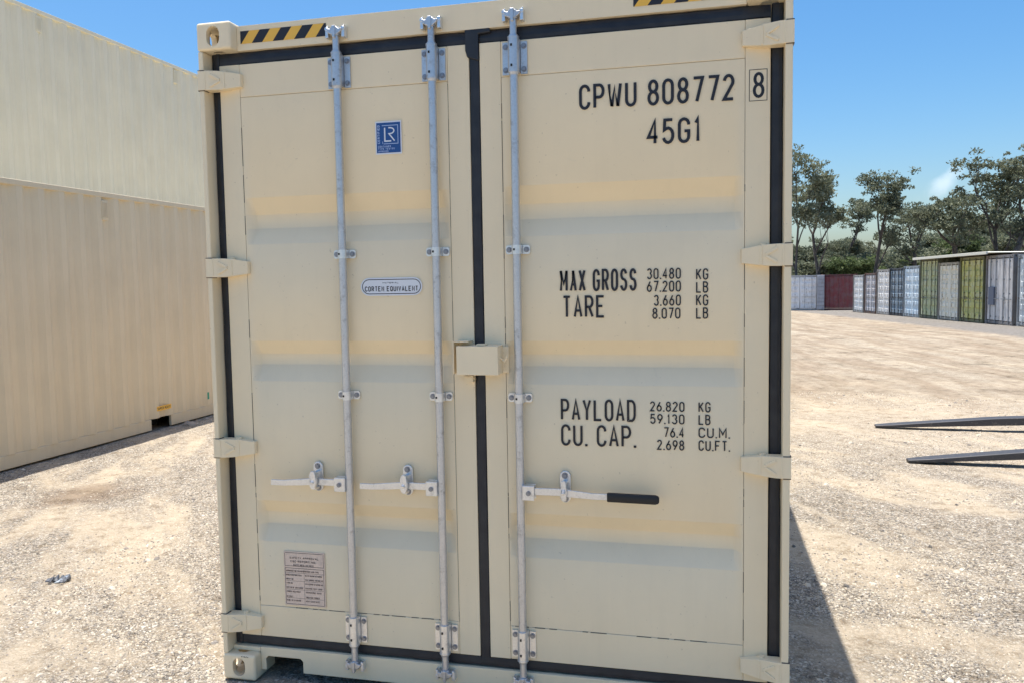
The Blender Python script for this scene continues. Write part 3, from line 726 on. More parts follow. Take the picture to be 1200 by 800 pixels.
def handle(x, dr, s, tip, grip):
    """handle hub beside rod x; s=-1 bar runs left, +1 runs right; tip = end x"""
    zc = .918
    hx = x+s*.038
    mb = MB(); mb.box(hx-.024,hx+.024,.006,.010,zc-.034,zc+.026); mb.box(hx-.024,hx+.024,.044,.048,zc-.034,zc+.026)
    mb.box(hx-.024,hx+.024,.0102,.0438,zc+.020,zc+.026); mb.box(min(x+s*.012,x+s*.0175),max(x+s*.012,x+s*.0175),.008,.046,zc-.034,zc+.026)
    obj('handle_hub', mb, M_galvl, dr, bevel=.002)
    q = MB(); q.tube((hx,.006,zc-.004),(hx,.001,zc-.004),.010,n=12); q.tube((hx,.0012,zc-.004),(hx,-.001,zc-.004),.0055,n=10)
    obj('pivot_pin', q, M_bolt, dr)
    pts = [(hx-s*.006, .020, zc+.002), (x+s*.16, .018, zc+.004), (x+s*.22, .014, zc), (x+s*.30, .006, zc-.004), (tip, .004, zc-.003)]
    mb = MB(); vs = []
    for i, (a, y, z) in enumerate(pts):
        h = .0145 if i < 3 else .0125
        y0, y1 = y-.005, y+.006
        vs += [(a,y0,z-h),(a,y0,z+h),(a,y1,z+h),(a,y1,z-h)]
    fs = []
    for i in range(len(pts)-1):
        for j in range(4): fs.append((i*4+j, i*4+(j+1)%4, (i+1)*4+(j+1)%4, (i+1)*4+j))
    e = (len(pts)-1)*4; fs += [(0,1,2,3),(e+3,e+2,e+1,e)]
    mb.add(vs, fs); obj('door_handle', mb, M_galvl, dr, bevel=.002, fix=True)
    if grip:
        g = MB(); zz = zc-.004; a0, a1 = 1.748, 1.951; vs = []
        for a, h in ((a0,.017),(a0+.004,.0185),(a1-.014,.0185),(a1-.004,.015),(a1,.009)):
            n = 12
            for i in range(n):
                t_ = 2*PI*i/n; c_, s_ = math.cos(t_), math.sin(t_)
                vs.append((a, .004+.011*(abs(c_)**.5)*(1 if c_>0 else -1)*min(1,h/.0185), zz-(a-a0)*.012+h*(abs(s_)**.5)*(1 if s_>0 else -1)))
        fs = [(i*12+j, i*12+(j+1)%12, (i+1)*12+(j+1)%12, (i+1)*12+j) for i in range(4) for j in range(12)]+[tuple(range(12)), tuple(range(59,47,-1))]
        g.add(vs, fs); obj('handle_grip', g, M_grip, dr, smooth=True, fix=True)
    # retaining catch
    cx_ = {-1: x-.155, 1: x+.183}[s]; z0, z1 = .872, 1.003
    c = MB(); r = .0225
    out = [(cx_+r*math.cos(t), z1-r+r*math.sin(t)) for t in [PI*i/8 for i in range(9)]]+[(cx_-r*math.cos(t), z0+r-r*math.sin(t)) for t in [PI*i/8 for i in range(9)]]
    c.prism_xz(out, .046, .0592)
    obj('catch_plate', c, M_galvl, dr, bevel=.003)
    c = MB(); dx = .010 if s > 0 else .014
    c.prism_xz([(cx_-dx,.925+.03),(cx_-dx-.002,.915),(cx_-.006,.895),(cx_+.010,.895),(cx_+dx+.004,.925),(cx_+dx,.965),(cx_+.004,.975),(cx_-.008,.97)], -.004 if s > 0 else -.012, .006)
    c.box(cx_-.010,cx_+.010,.006,.046,.952,.964); c.box(cx_-.009,cx_+.009,.006,.046,.888,.898)
    c.tube((cx_,.0,.930),(cx_,-.018,.922),.011,.007,n=10)
    obj('handle_catch', c, M_galvl, dr, bevel=.002)
    obj('bolt', bolt(MB(), cx_-.001, .046, .984, .0095), M_bolt, dr); obj('bolt', bolt(MB(), cx_+.001, .046, .888, .0095), M_bolt, dr)
rod(.634, dL, 0); rod(1.050, dL, 0); rod(1.390, dR, 1)
handle(.634, dL, -1, .275, False); handle(1.050, dL, -1, .694, False); handle(1.390, dR, 1, 1.80, True)
# lock box over the centre seam
lb = MB()
lb.box(1.146,1.319,-.030,-.027,1.398,1.514)
lb.box(1.146,1.319,-.0268,.056,1.511,1.514); lb.box(1.146,1.149,-.0268,.01,1.398,1.5105); lb.box(1.316,1.319,-.0268,.056,1.398,1.5105)
obj('lock_box', lb, M_cream, dR, bevel=.0015)
lb = MB(); lb.box(1.318,1.345,.050,.0588,1.400,1.508)
obj('lock_box_bracket', lb, M_cream, dR, bevel=.001)
obj('lock_box_hook', MB().tube((1.316,.020,1.464),(1.336,.016,1.448),.004,n=8).tube((1.334,.016,1.448),(1.347,.016,1.472),.004,n=8), M_cream, dR)
obj('lock_box_tab', MB().box(1.225,1.262,-.010,.030,1.5155,1.521), M_cream, dR, bevel=.001)
lb = MB(); lb.box(1.129,1.1325,-.020,.0585,1.400,1.532); lb.box(1.1330,1.192,-.020,.0585,1.5285,1.532); lb.box(1.1330,1.1450,.050,.0585,1.400,1.528)
lb.box(1.160,1.196,.035,.0592,1.362,1.384); lb.box(1.160,1.1955,.0345,.0592,1.3845,1.3885)
obj('lock_box_housing', lb, M_cream, dL, bevel=.001)
obj('lock_box_back_plate', MB().box(1.1332,1.192,.046,.0495,1.40,1.528), M_cream, dL)  # cream back plate of the lock box housing

# lettering on the right leaf
yt = YF-.0012
def lettering(items, parent, m=M_ink, y=yt, name='lettering', pl=pl_front):
    for s, x0, x1, z0, z1, t in items:
        mb = MB(); write(mb, s, x0, x1, z0, z1, t, pl, y)
        o = obj(name, mb, m, parent); o['label'] = 'black marking reading '+s
    return o
a = lettering([('CPWU',1.644,1.868,2.435,2.532,.0115),('808772',1.909,2.233,2.4335,2.532,.0115),('45G1',1.906,2.111,2.285,2.382,.0115)], dR)
mb = MB(); write(mb, '8', 2.298, 2.340, 2.436, 2.531, .011, pl_front, yt)
for k_, (p, q_) in enumerate([((2.285,2.5405),(2.350,2.5405)),((2.285,2.4265),(2.350,2.4265))]): strip(mb, [p, q_], .0022, yt, pl_front)
strip(mb, [(2.286,2.4277),(2.286,2.5393)], .0022, yt, pl_front); strip(mb, [(2.349,2.4277),(2.349,2.5393)], .0022, yt, pl_front)
obj('lettering', mb, M_ink, dR)['label'] = 'boxed check digit 8'
a = lettering([('MAX GROSS',1.558,1.864,1.7245,1.813,.0095),('TARE',1.568,1.739,1.620,1.709,.0095),
 ('30.480',1.904,2.034,1.7685,1.8115,.0052),('67.200',1.903,2.034,1.719,1.762,.0052),('3.660',1.930,2.034,1.6645,1.7075,.0052),('8.070',1.924,2.032,1.614,1.657,.0052),
 ('KG',2.091,2.137,1.7635,1.807,.0052),('LB',2.091,2.137,1.7135,1.757,.0052),('KG',2.091,2.137,1.6635,1.707,.0052),('LB',2.091,2.137,1.6135,1.657,.0052)], dR)
a = lettering([('PAYLOAD',1.556,1.858,1.2075,1.296,.0095),('CU. CAP.',1.556,1.858,1.104,1.192,.0095),
 ('26.820',1.913,2.047,1.2515,1.2915,.0052),('59.130',1.914,2.047,1.202,1.242,.0052),('76.4',1.966,2.046,1.149,1.190,.0052),('2.698',1.940,2.046,1.0985,1.1395,.0052),
 ('KG',2.100,2.146,1.2515,1.2925,.0052),('LB',2.100,2.146,1.202,1.2425,.0052),('CU.M.',2.100,2.219,1.151,1.192,.0052),('CU.FT.',2.100,2.219,1.100,1.1415,.0052)], dR)
# blue class sticker
def qd(mb, x0, x1, z0, z1, y, mi=0): mb.add([(x0,y,z0),(x1,y,z0),(x1,y,z1),(x0,y,z1)], [(0,1,2,3)], mi)
s = MB(); x0, x1, z0, z1 = .786, .902, 2.307, 2.443
qd(s, x0, x1, z0, z1, yt, 0); qd(s, x0+.005, x1-.005, z0+.006, z1-.006, yt-.0003, 1)
fx0, fx1, fz0, fz1 = x0+.030, x0+.100, z0+.043, z1-.018
for pts, t_ in (([(fx0,fz1),(fx1,fz1),(fx1,fz0),(fx0+.006,fz0)], .0028), ([(fx0+.002,fz0+.010),(fx0+.002,fz0)], .0022)): strip(s, pts, t_, yt-.0006, pl_front, 2)
strip(s, [(fx0+.012,fz1-.009),(fx0+.012,fz0+.011),(fx0+.040,fz0+.011)], .0058, yt-.0007, pl_front, 0)
strip(s, [(fx0+.029,fz1-.010)]+[(a+0, b_) for a, b_ in arc(fx0+.036, fz1-.022, .017, .012, 90, -90)]+[(fx0+.031,fz1-.0345),(fx0+.055,fz0+.011)], .0052, yt-.0008, pl_front, 0)
pl_vert = lambda a, b_, y: (x0+.020-b_, y, z0+.044+a)
write(s, 'CERTIFIED', 0, .076, 0, .011, .0022, pl_vert, yt-.0006, mi=2)
write(s, 'CONTAINER', x0+.011, x0+.068, z0+.028, z0+.036, .0016, pl_front, yt-.0006, mi=2)
write(s, 'TYPE TESTED', x0+.011, x0+.085, z0+.019, z0+.026, .0014, pl_front, yt-.0006, mi=2)
write(s, 'APPROVED', x0+.011, x0+.056, z0+.009, z0+.016, .0014, pl_front, yt-.0006, mi=2)
M_lb = mat('pale_blue_print', (.42,.52,.75), .4)
obj('sticker', s, [M_white, M_blue, M_lb], dL, fix=False)['label'] = 'blue square sticker with white LR emblem'
# white oval-ended sticker
s = MB()
def pill(x0, x1, z0, z1, n=10):
    r = (z1-z0)/2; cz = (z0+z1)/2
    return [(x1-r+r*math.sin(t), cz-r*math.cos(t)) for t in [PI*i/n for i in range(n+1)]]+[(x0+r-r*math.sin(t), cz+r*math.cos(t)) for t in [PI*i/n for i in range(n+1)]]
px0, px1, pz0_, pz1_ = .700, .977, 1.719, 1.795
P_ = pill(px0, px1, pz0_, pz1_); s.add([(a, yt, b_) for a, b_ in P_], [tuple(range(len(P_)))], 0)
P_ = pill(px0+.008, px1-.008, pz0_+.008, pz1_-.008); strip(s, P_+[P_[0]], .0032, yt-.0004, pl_front, 1)
write(s, 'MATERIAL', .800, .872, 1.770, 1.776, .0012, pl_front, yt-.0005, mi=1)
write(s, 'CORTEN EQUIVALENT', .719, .958, 1.737, 1.759, .0036, pl_front, yt-.0005, mi=1)
obj('sticker', s, [M_white, M_ink], dL)['label'] = 'white pill shaped sticker with black outline'
# consolidated data plate
s = MB(); s.box(.292,.490,YF-.003,YF-.0005,.344,.590,0)
yp = YF-.0034
def frame_(x0, x1, z0, z1, t_=.0022):
    strip(s, [(x0,z0),(x1,z0),(x1,z1),(x0,z1),(x0,z0+t_)], t_, yp, pl_front, 1)
frame_(.297,.484,.524,.584); frame_(.297,.484,.350,.514)
rs = random.Random(5)
for r_, (z, txt, a0, a1) in enumerate([(.566,'SAFETY APPROVAL',.320,.462),(.550,'CSC REPORT NO.',.324,.448),(.533,'DATE MFD 10 2021',.338,.438)]):
    write(s, txt, a0, a1, z-.009, z, .0018, pl_front, yp-.0003, mi=1)
lines = [('APPROVED FOR TRANSPORT','OWNER AND TYPE'),('UNDER CUSTOMS SEAL','DATE MANUFACTURED'),('IDENT NO','MAX GROSS 30480 KG'),('TYPE NO','STACKING 216000 KG'),('MFR NO OF CONTAINER','RACKING TEST LOAD'),('TIMBER TREATMENT','TRANSVERSE 15240'),('IM 2021','TREATED TIMBER'),('MADE TO STANDARD','NEXT EXAM DATE')]
for i, (a_, b_) in enumerate(lines):
    z = .505-i*.0192; o_ = rs.uniform(-.002,.002)
    write(s, a_, .301, .301+.0052*len(a_)*.82, z-.0075+o_, z+o_, .0016, pl_front, yp-.0003, mi=1)
    write(s, b_, .394, .394+.0050*len(b_)*.95, z-.0075+o_, z+o_, .0016, pl_front, yp-.0003, mi=1)
for z in (.493,.456,.417,.378): strip(s, [(.300,z),(.482,z)], .0011, yp-.0001, pl_front, 1)
strip(s, [(.389,.353),(.389,.511)], .0011, yp-.00015, pl_front, 1)
for xx in (.297,.485):
    for zz in (.349,.585,.519): s.tube((xx,YF-.003,zz),(xx,YF-.0055,zz),.0022,n=8,mi=0)
obj('data_plate', s, [M_tin, M_brown], dL)['label'] = 'small engraved metal data plate low on the left leaf'
# lashing rings and drips: small weld marks on the casting
mb = MB()
for i in range(6): mb.box(.095+i*.006,.099+i*.006,-.0006,.001,.1085+.001*math.sin(i*2),.1115+.001*math.cos(i*3))
obj('weld_mark', mb, M_seam, main)

# ================================================================== STACKED CONTAINERS ON THE LEFT
GS = 'long beige containers stacked on the left'
def side_marks(P, X, Y0, oz, vents, extras=True):
    for y in vents:
        mb = MB(); mb.box(X-.03, X+.012, y-.045, y+.045, oz+2.60, oz+2.80)
        for k in range(5): mb.box(X+.0122, X+.017, y-.030+k*.012, y-.026+k*.012, oz+2.62, oz+2.78)
        obj('vent', mb, M_cream, P, bevel=.003)
def simple_doors(P, W, H, col, ox, oy, oz, local, dm, gm_=None, keep=None, grooves=True, rods=4, nd=2, rodm=None):
    gap = .012; m0 = ox+.05; m1 = ox+W-.05
    fr = MB(); 
    for a, b_ in ((ox+.004, ox+.048), (ox+W-.048, ox+W-.004)): fr.box(a, b_, oy+.004, oy+.16, oz+.119, oz+H-.119)
    fr.box(ox+.163, ox+W-.163, oy+.05, oy+.16, oz+H-.112, oz+H-.004); fr.box(ox+.163, ox+W-.163, oy+.05, oy+.16, oz+.03, oz+.135)
    fr.box(ox+.049, ox+.162, oy+.052, oy+.158, oz+H-.125, oz+H-.1185); fr.box(ox+W-.162, ox+W-.049, oy+.052, oy+.158, oz+H-.125, oz+H-.1185)
    obj('door_frame', fr, keep or dm, P, local=local)
    mid = (m0+m1)/2
    for k, (a, b_) in enumerate(((m0+.02, mid-.012), (mid+.012, m1-.02))):
        z0, z1 = oz+.165, oz+H-.145
        mb = MB()
        if grooves:
            ng = 5; hh = (z1-z0); zs = [(z1, 0)]
            for i in range(ng):
                c = z1-hh*(i+.75)/(ng+.5)
                zs += [(c+.14,0),(c+.10,.05),(c-.07,.05),(c-.11,0)]
            zs.append((z0, 0)); xsn = [(a,0),(a+.09,0),(a+.115,1),(b_-.115,1),(b_-.09,0),(b_,0)]
            vs = [(x, oy+.06+d*kx, z) for z, d in zs for x, kx in xsn]
            mb.add(vs, [(i*6+j, (i+1)*6+j, (i+1)*6+j+1, i*6+j+1) for i in range(len(zs)-1) for j in range(5)])
        else:
            corr_wall(mb, 'x', a, b_, z0, z1, oy+.06, -1, pitch=.3)
        d = obj('door', mb, dm, P, local=local)
        sd = d.modifiers.new('t', 'SOLIDIFY'); sd.thickness = .04; sd.offset = -1
        if rods:
            for j in range(rods//2):
                x = a+(b_-a)*((.28,.72)[j] if rods == 4 else .6)
                r_ = MB().tube((x, oy+.030, oz+.06), (x, oy+.030, oz+H-.06), .017, n=8)
                for zz in (oz+.3, oz+H*.45, oz+H*.65, oz+H-.25): r_.box(x-.05, x+.05, oy+.028, oy+.055, zz-.03, zz+.03)
                obj('locking_rod', r_, rodm or M_galv, d, local=True)
            hb = MB().box(a+.15, b_-.08, oy+.008, oy+.022, oz+.98, oz+1.01).box(a+.35, a+.41, oy+.012, oy+.055, oz+.94, oz+1.07)
            obj('door_handle', hb, rodm or M_galv, d, local=True)
        gk = MB().box(a-.02, a-.001, oy+.07, oy+.1, z0-.02, z1+.02).box(b_+.001, b_+.011, oy+.07, oy+.1, z0-.02, z1+.02)
        obj('door_gasket', gk, M_rub, d, local=True)
XL = -4.600
def left_container(X, Y0, oz, label, Mw, vents, name='shipping_container'):
    P = thing(name, (X-W/2, Y0+6.096, oz), label, 'shipping container', GS)
    c = P.location.copy()
    shell(P, W, 12.192, H, Mw, Mw, ox=-W/2, oy=-6.096, oz=0, local=True, pockets=[(-1.284,-.90),(.90,1.284)])
    simple_doors(P, W, H, None, -W/2, -6.096, 0, True, Mw)
    for y in vents:
        mb = MB(); yy = y-c.y; x = W/2
        mb.box(x-.05, x-.004, yy-.05, yy+.05, 2.575, 2.80)
        for k in range(4): mb.box(x-.0042, x+.002, yy-.036+k*.021, yy-.026+k*.021, 2.60, 2.775)
        obj('vent', mb, Mw, P, bevel=.003, local=True)
    return P
Yc = 6.85
c1 = left_container(XL, Yc-6.096, 0, 'beige container on the ground at left with yellow label by its fork pocket', M_wall, [4.92, 12.3])
c2 = left_container(-7.14, Yc-6.096, 0, 'beige container on the ground behind the left one, under the upper container', M_wallup, [])
c3 = left_container(-7.14, Yc-6.096, H, 'pale upper container stacked second high at left, its top edge against the sky', M_wallup, [6.83, 9.92])
# yellow label with lettering, green tape
mb = MB(); c = c1.location; X = W/2-.0105
def qs(mb, y0, y1, z0, z1, x, mi=0): mb.add([(x,y0,z0),(x,y1,z0),(x,y1,z1),(x,y0,z1)], [(0,1,2,3)], mi)
qs(mb, 5.66-c.y, 5.945-c.y, .237, .297, X, 0)
pl_side = lambda a, b_, y: (X+.0004+y, a-c.y, b_)
write(mb, 'SUPER HEAVY', 5.675, 5.93, .250, .284, .0065, lambda a, b_, y: (X+.0006-y, a-c.y, b_), 0, mi=1)
obj('yellow_label', mb, [M_yel, M_ink], c1, local=True)
mb = MB(); qs(mb, 6.733-c.y, 6.775-c.y, .238, .336, X, 0); obj('green_tape', mb, M_grn, c1, local=True)

# ================================================================== FAR ROW OF CONTAINERS
def col_paint(n, c, rust=.3, dirt=1.0):
    m = paint(n, c, .6, dirt, rust=rust, bump=.1, streak=.25)
    b = m.node_tree.nodes['Principled BSDF']; src = b.inputs['Base Color'].links[0].from_socket
    t = N(m, 'ShaderNodeTexCoord'); q = N(m, 'ShaderNodeTexNoise', i_Scale=2.3, i_Detail=7, i_Roughness=.7); L(m, t.outputs['Object'], q.inputs['Vector'])
    g = sum(c)/3
    o = mixc(m, ramp(m, q.outputs['Fac'], [(.42,(0,0,0)),(.62,(.6,.6,.6))]), src, tuple(.45*x+.55*min(.8, g*1.35+.06) for x in c))
    mp_ = N(m, 'ShaderNodeMapping', i_Scale=(7,7,.9)); L(m, t.outputs['Object'], mp_.inputs[0])
    q2 = N(m, 'ShaderNodeTexNoise', i_Scale=1.4, i_Detail=6, i_Roughness=.7); L(m, mp_.outputs[0], q2.inputs['Vector'])
    o = mixc(m, ramp(m, q2.outputs['Fac'], [(.56,(0,0,0)),(.68,(.7,.7,.7))]), o, (.16,.085,.05))
    L(m, o, b.inputs['Base Color']); return m
row = [  # u of near (right) corner, u of far (left) corner, H, wall, door, label, rust, rods, grooves
 (1191+37,1191,2.59,(.42,.47,.50),(.62,.68,.70),'pale grey blue container at the right edge of the photo, nearest of its row'),
 (1186,1155,2.68,(.30,.29,.29),(.62,.60,.58),'grey container with tall plain doors under the right end of the roof sheet'),
 (1151,1125,2.72,(.24,.25,.09),(.52,.51,.15),'yellow green container with four rods in the far row'),
 (1122,1099.5,2.60,(.50,.48,.40),(.78,.75,.62),'cream container between the yellow green and the olive one'),
 (1098,1077.7,2.90,(.17,.20,.12),(.46,.50,.26),'olive green high cube container under the left end of the roof sheet'),
 (1076,1059,2.62,(.35,.43,.48),(.60,.72,.80),'light blue container left of the olive high cube'),
 (1057.5,1042.5,2.59,(.03,.055,.085),(.20,.28,.35),'dark blue container with a navy frame in the far row'),
 (1041.5,1027.5,2.59,(.50,.47,.43),(.80,.79,.76),'dirty white container beside the dark blue one'),
 (1025.5,1013.4,2.45,(.20,.09,.06),(.60,.58,.60),'white and grey door container with a rust brown frame in the far row'),
 (1010.4,1000.5,2.40,(.45,.45,.42),(.80,.81,.80),'whitish narrow looking container next to the dark red one'),
]
M_rodf = mat('dull_rod_steel', (.26,.27,.28), .6, .3)
GR = 'old containers in the far row on the right'
rowdir = (rowpt(1000)-rowpt(1191)).normalized()      # from near to far
ang = math.atan2(-rowdir.y, -rowdir.x)                 # local +x points near: door end (-y local) faces the yard
# door end faces -y local; need local -y = ROWN
xl = Vector((math.cos(ang), math.sin(ang), 0)); yl = Vector((-xl.y, xl.x, 0))
flip = yl.dot(ROWN) > 0
for i, (un, uf, h, cw, cd, lab) in enumerate(row):
    pn_, pf = rowpt(un), rowpt(uf)
    mid_ = (pn_+pf)/2
    if i == 0: mid_ = rowpt(1191)-rowdir*1.26
    z = gz(mid_.x, mid_.y)-.01
    rz = ang+(PI if flip else 0)
    P = thing('shipping_container', (mid_.x, mid_.y, z), lab, 'shipping container', GR, rz)
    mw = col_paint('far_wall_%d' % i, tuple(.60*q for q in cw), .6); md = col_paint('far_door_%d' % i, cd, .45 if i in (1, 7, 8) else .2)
    wd = 2.438
    plain = i == 1
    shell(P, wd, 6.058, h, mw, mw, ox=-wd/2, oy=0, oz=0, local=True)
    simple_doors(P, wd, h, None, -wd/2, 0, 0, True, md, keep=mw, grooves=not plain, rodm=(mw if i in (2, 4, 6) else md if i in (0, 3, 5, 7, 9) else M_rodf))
    if plain:
        q = MB().box(-.95,-.45,.005,.052,.75,1.45); obj('door_placard', q, mat('faded_navy', (.12,.14,.19), .6), P, local=True)
# roof sheet lying across the row
rp = rowpt(1077.7); rq = rowpt(1166)
zr = 2.585
o = thing('roof_sheet', ((rp.x+rq.x)/2, (rp.y+rq.y)/2, zr), 'flat cream roof sheet resting across the tops of the far containers', 'roof sheet', None, ang+(PI if flip else 0))
ln_ = (rp-rq).length
mb = MB(); corr_wall(mb, 'x', -ln_/2, ln_/2, 0, .001, 0, -1)
q = MB(); n = int(ln_/.2)
for i in range(n):
    a = -ln_/2+i*ln_/n; s_ = ln_/n
    q.add([(a,-.35,.10),(a+s_*.5,-.35,.13),(a+s_,-.35,.10),(a,3.2,.05),(a+s_*.5,3.2,.08),(a+s_,3.2,.05)], [(0,1,4,3),(1,2,5,4)])
so_ = obj('sheeting', q, mat('cream_roof_sheet', (.78,.76,.66), .4), o, local=True)
sd = so_.modifiers.new('t','SOLIDIFY'); sd.thickness = .012
q = MB().box(-ln_/2, ln_/2, -.36, -.30, .02, .135).box(-ln_/2+.02, ln_/2-.02, 2.9, 2.96, .0, .06)
obj('beam', q, mat('cream_beam', (.70,.68,.58), .5), o, bevel=.01, local=True)

# the white, grey and dark red containers closing the yard
def end_container(u0, u1, dep, h, cw, cd, label, rods, grooves, twist=0, wd=2.438, rust=.2):
    p = at_depth((u0+u1)/2, dep); z = gz(p.x, p.y)-.01
    # door end faces the camera
    rz = math.atan2(-math.cos(0)*0, 1) + (-YAW*-1) + twist
    P = thing('shipping_container', (p.x, p.y, z), label, 'shipping container', 'containers closing the far end of the yard', rz)
    mw = col_paint('end_wall', cw, .3); md = col_paint('end_door', cd, rust)
    shell(P, wd, 6.058, h, mw, mw, ox=-wd/2, oy=0, local=True)
    if rods >= 0: simple_doors(P, wd, h, None, -wd/2, 0, 0, True, md, keep=mw, grooves=grooves, rods=rods)
    return P, md
end_container(918, 957, 60.0, 2.60, (.5,.5,.5), (.9,.9,.9), 'white container with grooved doors, just right of the foreground container', 4, True, -.34)
p = at_depth(962.0, 58.6); z0 = gz(p.x, p.y)-.01  # narrow box added in place of a partly hidden slatted container end
P = thing('slatted_stand_in', (p.x, p.y, z0), 'narrow blue grey slatted stand-in for a container end between white and dark red containers', 'slatted stand-in', None, YAW-.37)
mslat = col_paint('stand_in_paint', (.36,.37,.41), .1)
obj('stand_in_body', MB().box(-.25,.25,.03,.60,.04,2.58), mslat, P, bevel=.01, local=True)
for k in range(9): obj('slat', MB().box(-.235,.235,-.012,.028,.10+k*.272,.10+k*.272+.235), mslat, P, bevel=.008, local=True)
P, md = end_container(966, 1000.5, 58.5, 2.60, (.15,.030,.034), (.22,.045,.05), 'dark red container with plain corrugated doors at the end of the yard', 0, False, -.39, rust=.1)

# ================================================================== FORKLIFT TINES
M_fork = galv('worn_fork_steel', (.065,.065,.072), .5, .35, .6)
F = thing('forklift_forks', (6.9, 6.0, 0), 'pair of long dark steel forklift tines resting on the sand, entering from the right', 'forklift forks')
def tine(tip, y0, slope):
    mb = MB(); Lb = 2.45; n = 14; vs = []
    for i in range(n+1):
        a = i/n*Lb; x = tip+a
        h = slope*a
        th = .022+.062*min(1, a/1.3); wd = .078*min(1, .60+math.sqrt(min(1, a/.35))*.58)
        zt_ = h+th+.004; zb2 = h+.002; yc_ = y0+a*-.05
        vs += [(x,yc_-wd,zb2),(x,yc_-wd,zt_-.006),(x,yc_-wd+.006,zt_),(x,yc_+wd-.006,zt_),(x,yc_+wd,zt_-.006),(x,yc_+wd,zb2)]
    fs = []
    for i in range(n):
        for j in range(6): fs.append((i*6+j, i*6+(j+1)%6, (i+1)*6+(j+1)%6, (i+1)*6+j))
    fs += [tuple(range(6)), tuple(range(n*6+5, n*6-1, -1))]
    mb.add(vs, fs)
    x = tip+Lb; h = slope*Lb
    mb.box(x-.07, x, y0-.05*Lb-.075, y0-.05*Lb+.075, h-.002, h+.80)
    return obj('fork_tine', mb, M_fork, F, bevel=.003, fix=True)
tine(4.10, 7.12, .052); tine(4.02, 5.19, .080)
q = MB(); q.box(6.56,6.64,4.75,7.4,.28,.40); q.box(6.56,6.64,4.75,7.4,.78,.90)
obj('fork_carriage', q, M_fork, F, bevel=.006)

# ================================================================== SMALL THINGS ON THE GROUND
def lump(name, p, r, label, cat, m, seed, flat=.45):
    rs = random.Random(seed); mb = MB()
    bm = bmesh.new(); bmesh.ops.create_icosphere(bm, subdivisions=2, radius=1)
    for v in bm.verts:
        k = 1+.38*noise.noise(v.co*1.9+Vector((seed,0,0))); v.co = Vector((v.co.x*r[0]*k, v.co.y*r[1]*k, max(-.1, v.co.z)*r[2]*k))
    mb.v = [tuple(v.co+Vector(p)) for v in bm.verts]; mb.f = [tuple(v.index for v in f.verts) for f in bm.faces]; mb.m = [0]*len(mb.f); bm.free()
    return tag(obj(name, mb, m), label, cat)
M_scrap = paint('slate_scrap', (.13,.14,.16), .6, .8)
p = (-1.725, .905, .0)
sc_ = thing('scrap_piece', p, 'small dark slate coloured scrap lying on the gravel left of the foreground container', 'scrap')
q = MB(); rs = random.Random(3)
for k in range(26):
    a = rs.gauss(0,.030); b_ = rs.gauss(0,.022); s_ = rs.uniform(.007,.018); z = .004+rs.uniform(0,.010); t_ = rs.uniform(-.012,.014)
    q.add([(a-s_,b_-s_*.5,z),(a+s_,b_-s_*.6,z+t_*.5),(a+s_*.8,b_+s_*.7,z+.012+t_),(a-s_*.7,b_+s_*.5,z+.010),(a-s_,b_-s_*.5,z-.006),(a+s_,b_-s_*.6,z-.006),(a+s_*.8,b_+s_*.7,z-.002),(a-s_*.7,b_+s_*.5,z-.002)],
          [(0,1,2,3),(0,4,5,1),(1,5,6,2),(2,6,7,3),(3,7,4,0)])
obj('scrap_flakes', q, M_scrap, sc_, local=True)
q = MB().add([(.010,-.045,.004),(.052,-.012,.004),(.060,.030,.022),(.034,.034,.024),(.010,-.045,.0),(.052,-.012,.0),(.060,.030,.016),(.034,.034,.018)],[(0,1,2,3),(0,4,5,1),(1,5,6,2),(2,6,7,3),(3,7,4,0)])
obj('scrap_strip', q, mat('blue_grey_scrap', (.22,.27,.33), .5), sc_, local=True)
M_rock = paint('rock_grey', (.33,.29,.25), .8, 1)
lump('rock', (-4.43, 6.05, 0), (.10,.08,.055), 'small grey rock at the foot of the beige container by the fork pocket', 'rock', M_rock, 2)

# ================================================================== TREES
def leaf_mat(name, a, b_, c_):
    m = mat(name, a, .6, spec=.25); bs = m.node_tree.nodes['Principled BSDF']
    g = N(m, 'ShaderNodeNewGeometry'); t = N(m, 'ShaderNodeTexCoord')
    n = N(m, 'ShaderNodeTexNoise', i_Scale=.55, i_Detail=4); L(m, t.outputs['Object'], n.inputs['Vector'])
    c = ramp(m, g.outputs['Random Per Island'], [(0, a), (.5, b_), (1, c_)])
    c = mixc(m, ramp(m, n.outputs['Fac'], [(.4,(0,0,0)),(.65,(.6,.6,.6))]), c, tuple(q_*.7 for q_ in b_))
    L(m, c, bs.inputs['Base Color'])
    tr = N(m, 'ShaderNodeBsdfTranslucent'); L(m, c, tr.inputs['Color'])
    ms = N(m, 'ShaderNodeMixShader', i_0=.38); out = m.node_tree.nodes['Material Output']
    L(m, bs.outputs[0], ms.inputs[1]); L(m, tr.outputs[0], ms.inputs[2]); L(m, ms.outputs[0], out.inputs['Surface'])
    return m
M_leaf = [leaf_mat('gum_leaves_olive', (.14,.16,.10), (.23,.25,.16), (.34,.36,.26)),
          leaf_mat('gum_leaves_dark', (.11,.13,.08), (.18,.20,.13), (.27,.29,.20)),
          leaf_mat('bush_leaves_green', (.08,.115,.045), (.13,.175,.07), (.21,.26,.12))]
def bark():
    m = mat('gum_bark', (.12,.10,.085), .9); b = m.node_tree.nodes['Principled BSDF']
    t = N(m, 'ShaderNodeTexCoord'); mp_ = N(m, 'ShaderNodeMapping', i_Scale=(4,4,.8)); L(m, t.outputs['Object'], mp_.inputs[0])
    n = N(m, 'ShaderNodeTexNoise', i_Scale=2, i_Detail=6); L(m, mp_.outputs[0], n.inputs['Vector'])
    L(m, ramp(m, n.outputs['Fac'], [(.35,(.05,.042,.036)),(.7,(.17,.145,.125))]), b.inputs['Base Color']); return m
M_bark = bark()
